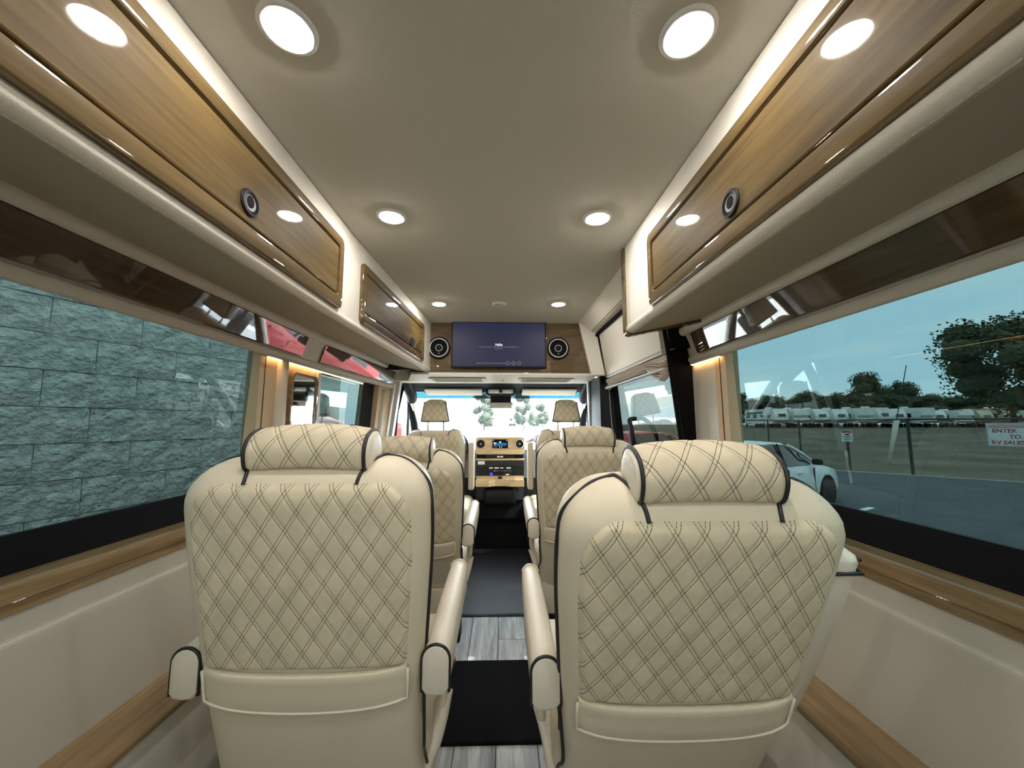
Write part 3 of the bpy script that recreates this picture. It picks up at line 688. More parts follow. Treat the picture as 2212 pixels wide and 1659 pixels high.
# sliding door
sd = struct(mesh('door_3', *hexa([(.765, 1.70, 1.478), (.765, 2.62, 1.478), (.83, 2.62, 1.478), (.83, 1.70, 1.478), (.70, 1.62, 1.768), (.70, 2.55, 1.768), (.78, 2.55, 1.768), (.78, 1.62, 1.768)]), 'cream'))
mesh('door_seal', *tube(catmull([(.800, 2.72, 1.02), (.772, 2.70, 1.46), (.735, 2.68, 1.65), (.704, 2.64, 1.745), (.690, 2.55, 1.774), (.690, 2.1, 1.774), (.690, 1.5, 1.774)], 6), .011, 8), 'black_frame', sd, True)
mesh('door_seal', *tube(catmull([(.725, 1.615, 1.70), (.775, 1.66, 1.50), (.81, 1.69, 1.30), (.85, 1.70, .95)], 6), .010, 8), 'black_frame', sd, True)
mesh('lower_panel', *hexa([(.845, 1.70, 0), (.845, 2.72, 0), (.95, 2.72, 0), (.95, 1.70, 0), (.845, 1.70, .965), (.845, 2.72, .965), (.93, 2.72, .965), (.93, 1.70, .965)]), 'black_plastic', sd)
MB().add(extr([(.985, -.6), (1.0, -.6), (1.0, .93), (.985, .93)], 1.6, 3.1, 1)).build('outer_skin', 'dark_grey', sd)
mesh('upper_skin', *hexa([(.84, 1.70, 1.44), (.84, 2.80, 1.44), (.86, 2.80, 1.44), (.86, 1.70, 1.44), (.80, 1.70, 1.97), (.80, 2.80, 1.97), (.82, 2.80, 1.97), (.82, 1.70, 1.97)]), 'dark_grey', sd)
mesh('rear_seal', *hexa([(.872, 1.695, .85), (.872, 1.725, .85), (1.0, 1.725, .85), (1.0, 1.69, .85), (.80, 1.695, 1.52), (.80, 1.725, 1.52), (.98, 1.725, 1.52), (.98, 1.69, 1.52)]), 'black_frame', sd)
mesh('rear_seal', *hexa([(.80, 1.66, 1.50), (.80, 1.725, 1.50), (.98, 1.725, 1.50), (.98, 1.66, 1.50), (.74, 1.64, 1.80), (.74, 1.725, 1.80), (.95, 1.725, 1.80), (.95, 1.64, 1.80)]), 'black_frame', sd)
w7 = struct(mesh('window_7', *hexa([(.862, 1.70, .955), (.862, 2.62, .955), (.867, 2.62, .955), (.867, 1.70, .955), (.815, 1.70, 1.50), (.815, 2.62, 1.50), (.82, 2.62, 1.50), (.82, 1.70, 1.50)]), 'glass_door'))
mesh('window_edge', *hexa([(.855, 2.60, .955), (.855, 2.68, .955), (.875, 2.68, .955), (.875, 2.60, .955), (.808, 2.60, 1.50), (.808, 2.68, 1.50), (.828, 2.68, 1.50), (.828, 2.60, 1.50)]), 'black_frame', w7)
bpil = struct(mesh('trim_21', *hexa([(.745, 2.70, .0), (.745, 3.02, .0), (.93, 3.12, .0), (.93, 2.66, .0), (.735, 2.70, 1.50), (.72, 2.96, 1.50), (.87, 3.12, 1.52), (.84, 2.66, 1.52)]), 'black_plastic'))
MB().add(rbox((.745, 2.67, 1.51), (.04, .05, .12), .008, 2)).build('catch', 'black_frame', bpil, True)
mesh('front_edge', *hexa([(.722, 2.98, .80), (.742, 3.06, .80), (.78, 3.08, .80), (.76, 2.98, .80), (.705, 2.94, 1.49), (.715, 3.04, 1.49), (.75, 3.06, 1.49), (.74, 2.96, 1.49)]), 'light_grey', bpil)
mesh('webbing_guide', *tube([(.79, 2.66, 1.42), (.80, 2.655, 1.20), (.80, 2.60, 1.0)], .004, 6), 'grey_plastic', bpil)
gh = tag(mesh('grab_handle', *tube(catmull([(.845, 2.30, 1.19), (.80, 2.27, 1.18), (.785, 2.20, 1.13), (.79, 2.18, 1.05), (.85, 2.22, 1.0)], 6), .014, 8), 'black_plastic', None, True), 'black grab handle on the sliding door window', 'handle')
# gathered pleated blind above the sliding door window
ps = thing('pleated_blind', 'gathered beige pleated blind at the top of the sliding door window', 'blind', (.79, 2.15, 1.46))
def xof(z): return .035 - (z)*.09
npl = 7
for k in range(npl):
    R = []
    for i in range(25):
        t = i/24; y = -.47 + t*.98
        hang = .012 + .045*math.exp(-((t-.08)/.10)**2) + .020*math.exp(-((t-1)/.10)**2)
        z0 = .015 - hang*(k)/npl*1.6 - .004*k; z1 = z0 - hang*1.6/npl - .003
        ex = -.018 + .007*math.sin(9*t+k*1.7) + .004*math.sin(31*t+k)
        R.append([(.0+xof(z0)-.04, y, z0), (ex-.02+xof(z0)-.02, y, (z0+z1)/2), (.0+xof(z1)-.04, y, z1)])
    V, Fc = loft(R, closed=False, caps=False)
    n = len(V); V2 = [Vector(v)+Vector((.006, 0, 0)) for v in V]; Fc2 = [tuple(i+n for i in f[::-1]) for f in Fc]
    mesh('pleat', V+V2, Fc+Fc2, 'pleat', ps)
mesh('top_rail', *tube([(-.024, -.44, .030), (-.024, .50, .030)], .006, 8), 'grey_plastic', ps)
MB().add(rbox((-.018, .02, -.052), (.022, .98, .012), .003, 2)).build('bottom_rail', 'light_grey', ps)

# ================================================================== SEATS
TOP = .625
def hw(s):
    b = .238 + (.266-.238)*min(1, max(0, (s-.05)/.38))
    r = .10
    if s > TOP-r:
        k = min(1, (s-(TOP-r))/r); b = b - r*.92*(1-math.sqrt(max(0, 1-k*k)))
    return b
def sect(s):
    """rear and front n at height s"""
    k = min(1, max(0, (s-(TOP-.075))/.075)); d = 1-math.sqrt(max(0, 1-k*k))
    c = max(0, (.10-s)/.40)**1.3
    return .075 - .088*d - .06*c, -.080 + .030*d
EXP = 4.5
def surf(x, s):
    r, f = sect(s); c = (r+f)/2; t = (r-f)/2; h = hw(s); k = min(.999, abs(x)/h)
    return c + t*(1-k**EXP)**(1/EXP)
def ring(s, n=44):
    r, f = sect(s); c = (r+f)/2; t = (r-f)/2; h = hw(s); out = []
    for i in range(n):
        a = 2*PI*i/n; ca, sa = math.cos(a), math.sin(a)
        x = h*math.copysign(abs(ca)**(2/EXP), ca); nn = c + t*math.copysign(abs(sa)**(2/EXP), sa)
        out.append((x, -nn, s))
    return out
def diamond(x, z, w=.0505, h=.078): return x/w + z/h, x/w - z/h
def puff(p, q):
    a = abs(math.sin(PI*p)); b = abs(math.sin(PI*q)); return min(1, 1.6*math.sqrt(min(a, b)))**.8 if min(a, b) > 0 else 0
def make_backrest(front=False):
    ss = [-.30, -.28, -.20, -.10, 0, .08, .16, .24, .32, .40, .46, .50, .53, .55, .57, .585, .598, .608, .615, .620, .6235, TOP]
    rings = [ring(s) for s in ss]
    return loft(rings)
def make_panel(s0=.178, s1=.592, W2=.236, nx=104, ns=88):
    V = []; UV = []
    for j in range(ns+1):
        s = s0 + (s1-s0)*j/ns; rr = .085; d = s1-s
        half = W2 - .016*max(0, (.42-s)/.24)
        if d < rr: half -= rr*(1-math.sqrt(max(0, 1-((rr-d)/rr)**2)))*.95
        db = s-s0
        if db < .02: half -= .02*(1-math.sqrt(max(0, 1-((.02-db)/.02)**2)))
        half = min(half, hw(s)-.012)
        for i in range(nx+1):
            t = -1+2*i/nx; x = half*t
            p, q = diamond(x, s+.012); e = min((1-abs(t))*half, d, db)
            lift = min(1, e/.012); lift = lift*lift*(3-2*lift)
            V.append((x, -(surf(x, s) - .002 + .0055*lift + .0042*puff(p, q)*lift), s)); UV.append((p, q))
    Fc = [(j*(nx+1)+i, j*(nx+1)+i+1, (j+1)*(nx+1)+i+1, (j+1)*(nx+1)+i) for j in range(ns) for i in range(nx)]
    return V, Fc, UV
def make_pocket():
    V = []; Fc = []; nx = 40; rows = []
    for j, (fs, lift) in enumerate(((1, .001), (1, .010), (.96, .013), (.75, .012), (.4, .012), (.06, .014), (0, .012), (0, .0))):
        r = []
        for i in range(nx+1):
            t = -1+2*i/nx; sag = -.020*(1-t*t); s0 = .110 + sag; s1 = .183 + sag*.55
            x = t*.219; s = s0 + (s1-s0)*fs; r.append((x, -(surf(min(.219, max(-.219, x)), s) + lift*(1-.3*abs(t)**8)), s))
        rows.append(r)
    return loft(rows, closed=False, caps=False)
def pocket_welt():
    P = []
    for i in range(25):
        t = -1+2*i/24; s = .110-.020*(1-t*t); x = t*.220; P.append((x, -(surf(min(.219, max(-.219, x)), s)+.013), s))
    a = [(-.221, -(surf(-.219, .18)+.010), .178), (-.221, -(surf(-.219, .14)+.011), .14)]
    b = [(.221, -(surf(.219, .14)+.011), .14), (.221, -(surf(.219, .18)+.010), .178)]
    return tube(a+P+b, .0032, 6)
def piping_path(sx):
    P = [(.118, surf(.118, .588)+.001, .588), (.121, surf(.121, .605)+.001, .605), (.130, surf(.130, .618)+.001, .618), (.150, -.030, TOP+.002)]
    for s in (.619, .60, .565, .52, .46, .38, .30, .20, .10, 0):
        r, f = sect(s); P.append((hw(s)+.002 if s < .60 else hw(s)*.99, (r+f)/2+.012 if s < .55 else (r+f)/2, s))
    # top run follows the outline between x .15 and the shoulder
    Q = P[:4] + [(.172, -.032, TOP-.0005)] + P[4:]
    return [Vector((sx*x, -n, s)) for x, n, s in catmull(Q, 5)] if False else [Vector((sx*v.x, -v.y, v.z)) for v in catmull([Vector(q) for q in Q], 5)]
HP = [(-.062, .628), (-.066, .660), (-.052, .688), (-.020, .699), (.018, .693), (.040, .672), (.046, .645), (.040, .622), (.010, .617), (-.035, .618)]   # (n, s) outline of the neck roll
def make_headrest(W2=.127, nx=76, m=5):
    P = [Vector((a, b, 0)) for a, b in HP]; C = catmull(P, m, True); n = len(C); cen = sum(C, Vector())/n
    arc = [0]
    for i in range(n): arc.append(arc[-1] + (C[(i+1) % n]-C[i]).length)
    V = []; UV = []
    for i in range(nx+1):
        t = -1+2*i/nx; x = t*W2; sc_ = 1 - .05*abs(t)**4; dz = -.010*t*t
        for k in range(n+1):
            c = C[k % n]; d = (c-cen); p, q = diamond(x, arc[k]+.02, .058, .085)
            e = min(1, (1-abs(t))*W2/.010); lift = .004*puff(p, q)*e
            c2 = cen + d*sc_ + d.normalized()*lift; V.append((x, -c2.x, c2.y+dz)); UV.append((p, q))
    n1 = n+1; Fc = [(i*n1+k, i*n1+k+1, (i+1)*n1+k+1, (i+1)*n1+k) for i in range(nx) for k in range(n)]
    ends = []
    for sx in (-1, 1):
        rg = []
        for f, dx in ((.95, 0), (.93, .006), (.75, .011), (.4, .013), (.05, .0135)):
            rg.append([(sx*(W2-.001+dx), -(cen.x + (c.x-cen.x)*f), cen.y + (c.y-cen.y)*f - .010) for c in C])
        pip = [(sx*(W2+.001), -(cen.x+(c.x-cen.x)*.985), cen.y+(c.y-cen.y)*.985-.010) for c in C]
        ends.append((loft(rg), tube(pip, .0042, 6, True)))
    return V, [f for f in Fc], UV, ends
def arm_section(f, w=.030, h=.105):
    """arch: round top, straight sides; (x, z) with the top at z = 0"""
    out = []
    for i in range(17):
        a = PI*i/16; out.append((w*math.cos(a)*f, w*math.sin(a)*f - w))
    out += [(-w*f, -h*.85), (-w*f*.7, -h*f), (0, -h*f-.003), (w*f*.7, -h*f), (w*f, -h*.85)]
    return out
def make_arm(length=.50, rise=.034):
    R = []
    for t, f in ((0, .90), (0.004, .97), (.012, 1), (.25, 1.0), (.5, 1.0), (.8, .97), (.93, .92), (.98, .80), (1.0, .55)):
        R.append([(x, t*length, z + rise*t - (1-f)*.012 + (.0 if t < .9 else (t-.9)*0)) for x, z in arm_section(f if t > .5 or t < .02 else f, .0305, .105*(1-.30*max(0, t-.3)))])
    pp = [(x, .006, z) for x, z in arm_section(1.03)[:17]]
    pp = [(pp[0][0], .006, -.098)] + [(pp[0][0], .006, -.06)] + pp + [(pp[16][0], .006, -.06), (pp[16][0], .006, -.098)]
    tip = [(x*1.02, length*.93, z*1.0 + rise*.93+.001) for x, z in arm_section(.93, .0305, .09)[1:16]]
    return loft(R), tube(pp, .0042, 6), tube(tip, .0022, 6)
SEATM = {}
def sm(key, fn):
    if key not in SEATM: SEATM[key] = fn()
    return SEATM[key]
def mk(name, vf, mat, smooth=True, uv=None, ang=None):
    me = bpy.data.meshes.new(name); me.from_pydata([tuple(v) for v in vf[0]], [], vf[1]); me.materials.append(MATS[mat])
    if smooth: me.polygons.foreach_set('use_smooth', [True]*len(me.polygons))
    if uv:
        l = me.uv_layers.new(name='UVMap')
        for lp in me.loops: l.data[lp.index].uv = uv[lp.vertex_index]
    if ang: me.set_sharp_from_angle(angle=math.radians(ang))
    me.update(); return me
def captain(label, x, y, a, inboard, raised=False, group='captain seats'):
    """inboard = +1 when the aisle lies at local +x"""
    o = thing('captain_seat', label, 'seat', (x, y, 0), 0, group)
    R = (math.radians(a), 0, 0); pv = (0, 0, .495); o.scale = (.975,)*3
    b = link('backrest', sm('b', lambda: mk('backrest', make_backrest(), 'leather')), o, pv, R)
    link('back_panel', sm('p', lambda: (lambda q: mk('back_panel', (q[0], q[1]), 'quilt', True, q[2]))(make_panel())), b)
    link('pocket', sm('k', lambda: mk('pocket', make_pocket(), 'leather', True, None, 50)), b)
    link('pocket_welt', sm('kw', lambda: mk('pocket_welt', pocket_welt(), 'welt')), b)
    for sx in (-1, 1): link('piping', sm('pp%d' % sx, lambda: mk('piping', tube(piping_path(sx), .0042, 6), 'piping')), b)
    def hd():
        V, Fc, UV, ends = make_headrest()
        return (mk('headrest', (V, Fc), 'quilt', True, UV), [(mk('end_cap', e[0], 'leather_light', True, None, 60), mk('piping', e[1], 'piping')) for e in ends])
    H = sm('h', hd); h = link('headrest', H[0], o, pv, R)
    for e, p in H[1]: link('end_cap', e, h); link('piping', p, h)
    mp_ = link('headrest_post', sm('hp', lambda: mk('headrest_post', MB().add(rbox((0, .005, .60), (.16, .03, .05), .01, 2)).__dict__ and (lambda q: q)(rbox((0, .012, .605), (.16, .03, .04), .01, 2)), 'black_plastic')), h)
    # cushion, skirt, pedestal
    link('seat_cushion', sm('c', lambda: mk('seat_cushion', rbox((0, .28, .405), (.50, .54, .15), .05, 4), 'leather')), o)
    link('skirt', sm('s', lambda: mk('skirt', rbox((0, .25, .25), (.46, .46, .20), .02, 2), 'leather')), o)
    link('pedestal', sm('d', lambda: mk('pedestal', rbox((0, .22, .078), (.36, .38, .15), .012, 2), 'black_plastic')), o)
    for sx in (-1, 1):
        A = sm('arm', lambda: (lambda q: (mk('armrest', q[0], 'leather_light', True, None, 50), mk('piping', q[1], 'piping'), mk('welt', q[2], 'welt')))(make_arm()))
        up_ = raised and sx != inboard
        if up_: ar = link('armrest', A[0], o, (sx*.282, -.118, .965), (math.radians(-71.5), 0, 0)); ar.scale = (1, .92, 1)
        else: ar = link('armrest', A[0], o, (sx*.278, -.08, .687))
        link('piping', A[1], ar); link('welt', A[2], ar)
        if up_: link('piping', sm('rp', lambda: mk('piping', tube([(-.031, .03, -.07), (-.031, .03, -.107), (.031, .03, -.107), (.031, .03, -.07)], .0042, 6), 'piping')), ar)
        if not up_:
            link('arm_bracket', sm('ab', lambda: mk('arm_bracket', rbox((0, .18, -.14), (.022, .16, .12), .008, 2), 'leather')), ar)
    # belt buckle and stalk beside the aisle
    bk = link('buckle', sm('bk', lambda: mk('buckle', rbox((0, 0, .03), (.022, .045, .075), .006, 2), 'black_plastic')), o, (inboard*.275, .12, .47), (math.radians(-15), inboard*.25, 0))
    link('buckle_button', sm('bb', lambda: mk('buckle_button', rbox((0, .0, .070), (.014, .03, .006), .002, 1), 'sign_red')), bk)
    link('buckle_sleeve', sm('bs', lambda: mk('buckle_sleeve', tube(catmull([(0, 0, 0), (.004, -.01, -.08), (-.006, -.03, -.17), (-.03, -.04, -.26)], 5), .02, 8, rad=[.020]*8+[.016]*8), 'leather_light')), bk)
    link('recline_cable', sm('rc', lambda: mk('recline_cable', tube(catmull([(0, 0, .56), (.006, -.02, .47), (0, .02, .42), (.0, .06, .36)], 6), .004, 6), 'piping')), o, (inboard*.245, -.03, 0))
    link('slide_lever', sm('sl', lambda: mk('slide_lever', rbox((0, .02, .17), (.03, .10, .14), .012, 2), 'black_plastic')), o, (inboard*.225, 0, 0))
    return o
captain('rear left captain seat, upright, back to the camera', -.382, .977, 10.6, 1)
captain('rear right captain seat, reclined, its window-side armrest folded up', .399, .927, 21.8, -1, True)
captain('second-row left captain seat, strongly reclined, behind the driver', -.402, 1.992, 27.2, 1)
captain('second-row right captain seat by the sliding door', .470, 2.107, 16, -1)

# front seats
def fronthead():
    V = []; UV = []; nx = 40; nz = 30
    for j in range(nz+1):
        t = j/nz; z = t*.165; h = (.106 - .030*t) * (1-.5*max(0, (t-.86)/.14)**2) * (1 - .35*max(0, (.10-t)/.10)**2)
        for i in range(nx+1):
            u = -1+2*i/nx; x = h*u; e = min((1-abs(u))*h, z, .165-z)/.012; e = max(0, min(1, e))
            p, q = diamond(x, z, .05, .06); V.append((x, -.040 - .014*e*(2-e) - .003*puff(p, q)*e + .012*u*u, z)); UV.append((p, q))
    Fc = [(j*(nx+1)+i, j*(nx+1)+i+1, (j+1)*(nx+1)+i+1, (j+1)*(nx+1)+i) for j in range(nz) for i in range(nx)]
    shell = []
    for t in (-.02, 0, .1, .3, .6, .85, .95, 1.0):
        z = t*.168; h = (.110 - .030*max(0, t))*(1-.45*max(0, (t-.86)/.14)**2)*(.85 if t < 0 else 1); th = .05*(1-.5*max(0, (t-.85)/.15))*(.7 if t < 0 else 1)
        shell.append([(h*math.copysign(abs(math.cos(a))**.5, math.cos(a)), .012+th*math.copysign(abs(math.sin(a))**.5, math.sin(a)), z) for a in [2*PI*k/28 for k in range(28)]])
    edge = []
    for k in range(9): t = k/8; edge.append((-(.107-.030*t), -.030, t*.16))
    edge = edge[::-1] + [(x, -.036, -.001) for x in [-.09+.18*k/10 for k in range(11)]] + [(-e[0], e[1], e[2]) for e in edge]
    return V, Fc, UV, loft(shell), tube(edge, .004, 6)
FH = None
def front_seat(label, x, y, inboard):
    global FH
    o = thing('cab_seat', label, 'seat', (x, y, 0), 0, 'cab seats')
    R = (math.radians(9), 0, 0); b = link('backrest', SEATM['b'], o, (0, 0, .49), R); b.scale = (.86, .9, 1)
    if 'fp' not in SEATM:
        q = make_panel(.10, .606, .232, 80, 80); SEATM['fp'] = mk('back_panel', (q[0], q[1]), 'quilt', True, q[2])
    link('back_panel', SEATM['fp'], b)
    for sx in (-1, 1): link('piping', SEATM['pp%d' % sx], b)
    if FH is None: FH = fronthead(); SEATM['fh1'] = mk('headrest', FH[3], 'leather'); SEATM['fh2'] = mk('quilted_face', FH[:2], 'quilt', True, FH[2]); SEATM['fh3'] = mk('piping', FH[4], 'piping')
    h = link('headrest', SEATM['fh1'], o, (0, -.115, 1.178), (math.radians(6), 0, 0)); link('quilted_face', SEATM['fh2'], h); link('piping', SEATM['fh3'], h)
    for sx in (-1, 1): link('headrest_post', sm('fpost%d' % sx, lambda: mk('headrest_post', tube([(sx*.06, .012, -.09), (sx*.06, .012, .02)], .006, 8), 'chrome')), h)
    link('seat_cushion', SEATM['c'], o, (0, 0, .03)); link('skirt', SEATM['s'], o, (0, 0, .02)); link('pedestal', sm('fd', lambda: mk('pedestal', rbox((0, .22, .10), (.40, .40, .20), .012, 2), 'black_plastic')), o)
    ar = link('armrest', sm('fa', lambda: mk('armrest', rbox((0, 0, .17), (.042, .075, .36), .012, 3), 'leather')), o, (inboard*.275, -.06, .665))
    link('armrest_side', sm('fas', lambda: mk('armrest_side', rbox((0, .01, .17), (.046, .06, .34), .012, 2), 'leather_light')), ar)
    return o
front_seat('driver cab seat with quilted headrest on posts, left of the console', -.478, 3.06, 1)
front_seat('passenger cab seat with quilted headrest on posts, right of the console', .528, 3.06, -1)

# ================================================================== MATS
def mat_piece(nm, lab, ya, yb, xa, xb, m, z=.004, wav=.002, shape=None):
    nx, ny = 10, 30; V = []
    for j in range(ny+1):
        for i in range(nx+1):
            t = i/nx; y = ya+(yb-ya)*j/ny; xl, xr = (xa, xb) if not shape else shape(j/ny)
            V.append((xl+(xr-xl)*t, y, z + .007 + wav*noise.noise((t*4, y*6, 1.3))))
    Fc = [(j*(nx+1)+i, j*(nx+1)+i+1, (j+1)*(nx+1)+i+1, (j+1)*(nx+1)+i) for j in range(ny) for i in range(nx)]
    n = len(V); V += [(v[0], v[1], z-.0005) for v in V]; Fc += [tuple(i+n for i in f[::-1]) for f in Fc]
    bd = [i for i in range(nx)] + [j*(nx+1)+nx for j in range(ny)] + [ny*(nx+1)+i for i in range(nx, 0, -1)] + [j*(nx+1) for j in range(ny, 0, -1)]
    for k in range(len(bd)): a, b = bd[k], bd[(k+1) % len(bd)]; Fc.append((b, a, a+n, b+n))
    return tag(mesh(nm, V, Fc, m, None, True), lab, 'mat')
mat_piece('floor_mat', 'black carpet mat in the aisle between the rear seats', 1.50, 1.985, -.24, .26, 'mat_carpet', wav=.001)
mat_piece('floor_runner', 'dark blue-black rubber runner in the aisle toward the cab', 2.42, 3.50, -.30, .30, 'mat_vinyl', wav=.006)

# ================================================================== OUTSIDE
GZ = -.75
def ground(x, y):
    d = math.hypot(x, y); t = max(0, min(1, (d-22)/60)); return GZ + 1.25*t*t*(3-2*t)
def sheet(nm, xs, ys, mat, dz=0):
    V = [(x, y, ground(x, y)+dz) for y in ys for x in xs]; nx = len(xs)
    return struct(mesh(nm, V, [(j*nx+i, j*nx+i+1, (j+1)*nx+i+1, (j+1)*nx+i) for j in range(len(ys)-1) for i in range(nx-1)], mat, None, True))
rng = lambda a, b, n: [a+(b-a)*i/n for i in range(n+1)]
sheet('floor_field', rng(-220, 260, 48), rng(-120, 260, 40), 'field', -.02)
# asphalt lot bounded by the fence line
fd = Vector((-.72, .69)).normalized(); fp = Vector((15.0, 13.7)); f2 = Vector((.36, .93)).normalized()
Va = []
for t in rng(-45, 75, 40):
    e = fp + fd*t - Vector((fd.y, -fd.x))*.0
    for k in range(9):
        q = e + Vector((-fd.y, fd.x))*(k/8*46); Va.append((q.x, q.y, ground(q.x, q.y)+.012))
struct(mesh('floor_asphalt', Va, [(j*9+i+1, j*9+i, (j+1)*9+i, (j+1)*9+i+1) for j in range(40) for i in range(8)], 'asphalt', None, True))
kb = MB()
for j in range(40):
    t0 = -45+3*j; a = fp+fd*t0; b = fp+fd*(t0+3); n2 = Vector((-fd.y, fd.x))*.18
    kb.add(hexa([(a.x, a.y, ground(*a)), (b.x, b.y, ground(*b)), ((b+n2).x, (b+n2).y, ground(*b)), ((a+n2).x, (a+n2).y, ground(*a)), (a.x, a.y, ground(*a)+.06), (b.x, b.y, ground(*b)+.06), ((b+n2).x, (b+n2).y, ground(*b)+.06), ((a+n2).x, (a+n2).y, ground(*a)+.06)]))
struct(kb.build('trim_22', 'kerb'))
pl = mesh('parking_line', *box((0, 0, 0), (1.5, .12, .006)), 'paint_white', None, False, None, (7.75, 8.3, GZ+.017), (0, 0, math.radians(27)))
tag(pl, 'white painted parking line on the asphalt beside the white sedan', 'marking')

# fence
fe = thing('fence', 'black post-and-rail fence along the edge of the lot', 'fence', (fp.x, fp.y, GZ))
FA = Vector((f2.x, f2.y, 0)); FB = Vector((-fd.x, -fd.y, 0)); off = Vector((.18, .18, 0))
for p in (off, FA*11.0+off, FA*17.8+off, FB*5.5+off, FB*11.0+off):
    zg = ground(fp.x+p.x, fp.y+p.y)-GZ
    mesh('post', *tube([(p.x, p.y, zg), (p.x, p.y, 2.10+zg*.5)], .05, 8), 'post_black', fe)
def zr(p, h): return (p.x, p.y, h + .5*(ground(fp.x+p.x, fp.y+p.y)-GZ))
runs = [[zr(FA*17.8+off, 0), zr(FA*11+off, 0), zr(off, 0)], [zr(off, 0), zr(FB*11+off, 0)]]
for q in runs:
    mesh('rail', *tube([(a, b, c+2.07) for a, b, c in q], .032, 8), 'post_black', fe)
    for k in range(6): mesh('wire', *tube([(a, b, c+.3+k*.32) for a, b, c in q], .004, 4), 'post_black', fe)
# signs
def sgn(nm, lab, p, w, h, zc, face):
    o = thing(nm, lab, 'sign', (p[0], p[1], ground(p[0], p[1])))
    d = Vector((-p[0]*1.0, -p[1]*1.0, 0)).normalized() if face is None else Vector(face).normalized()
    ex = Vector((-d.y, d.x, 0)); M = basis((0, 0, zc), ex, (0, 0, 1), d)
    q = plate(rrect(w, h, .02, 3), .01, M, .002); pnl = mesh('panel', *q, 'rv_white', o)
    return o, M @ Matrix.Translation((0, 0, .0105)), pnl
o, M, pn = sgn('warning_sign', 'small white warning sign with red header on a black post', (13.85, 15.0), .34, .46, 1.42, None)
MB().add(box((0, .165, 0), (.30, .09, .003), M)).build('header', 'sign_red', pn)
MB().add(rbox((-.01, .055, .0), (.13, .045, .004), .001, 1, M)).build('camera_symbol', 'black_frame', pn)
MB().add(box((.07, .075, 0), (.05, .03, .003), M)).build('camera_symbol', 'black_frame', pn)
for k in range(3): MB().add(box((0, -.035-.06*k, 0), (.24-.03*k, .022, .003), M)).build('text_line', 'dark_grey', pn)
mesh('post', *tube([(.03, .03, 0), (.03, .03, 1.45)], .045, 8), 'post_black', o)
pp_ = fp - fd*2.55
o, M, pn = sgn('entrance_sign', 'large white sign with dark red capital letters hung on the fence', (pp_.x+.02, pp_.y+.02), 1.5, .78, 1.55, (-.69, -.72, 0))
q = frame_ring(rrect(1.5, .78, .02, 3), rrect(1.43, .71, .015, 3), .006, M @ Matrix.Translation((0, 0, -.002)), .001); mesh('border', *q, 'sign_pink', pn)
MB().add(box((0, .285, 0), (1.36, .085, .003), M)).build('header', 'sign_pink', pn)
MB().add(box((0, .228, 0), (1.42, .014, .003), M)).build('header_rule', 'sign_red', pn)
for b_, z, x_ in (('ENTER', .115, -.62), ('TO', -.075, -.28), ('RV SALES', -.265, -.66)):
    text(b_, .17, 'sign_red', M @ Matrix.Translation((x_, z, .001)), pn, bold=.005, align='LEFT')
# guy wire guard
gw = thing('guy_wire', 'pale guard tube on a leaning guy wire beyond the fence', 'wire', (17.9, 17.4, ground(17.9, 17.4)))
mesh('guard', *tube([(0, 0, 0), (.72, .1, 2.1)], .09, 8, rad=[.06, .11]), 'guard', gw, True)
mesh('cable', *tube([(0, 0, 0), (1.6, .22, 4.7)], .02, 6), 'post_black', gw)

# block wall on the left
ang = math.atan2(1.07, .42); wd = Vector((math.cos(ang), math.sin(ang), 0)); wo_ = Vector((-2.47, 1.89, 0)); wnm = Vector((wd.y, -wd.x, 0))
bw = thing('block_wall', 'grey split-face concrete block wall outside the left windows', 'wall', (wo_.x, wo_.y, GZ), math.atan2(wd.y, wd.x))
MB().add(box((-.9, .156, 1.75), (6.4, .20, 3.7))).build('mortar_bed', 'mortar', bw)
def block_mesh(seed):
    nx, nz = 8, 4; V = []; Fc = []
    for j in range(nz+1):
        for i in range(nx+1):
            x = -.198+.396*i/nx; z = -.0975+.195*j/nz; e = .55 if i in (0, nx) or j in (0, nz) else 1
            V.append((x, -(.010 + e*(.010 + .020*noise.noise((x*13+seed*7.3, z*13, seed*3.1)))), z))
    Fc = [(j*(nx+1)+i, j*(nx+1)+i+1, (j+1)*(nx+1)+i+1, (j+1)*(nx+1)+i) for j in range(nz) for i in range(nx)]
    n = len(V); V += [(-.198, .08, -.0975), (.198, .08, -.0975), (.198, .08, .0975), (-.198, .08, .0975)]
    c = (0, nx, nz*(nx+1)+nx, nz*(nx+1))
    Fc += [tuple(list(range(nx, -1, -1)) + [n, n+1]), tuple([nz*(nx+1)+i for i in range(nx+1)] + [n+2, n+3]), tuple([j*(nx+1) for j in range(nz+1)][::1] + [n+3, n]), tuple([j*(nx+1)+nx for j in range(nz, -1, -1)] + [n+1, n+2])]
    return mk('block', (V, Fc), 'block', False)
bms = [block_mesh(k) for k in range(6)]
for r in range(3, 18):
    for c in range(-9, 6):
        x = c*.4 + (.2 if r % 2 else 0)
        if x > 2.1: continue
        link('block', random.choice(bms), bw, (x, .06, .1+r*.2))
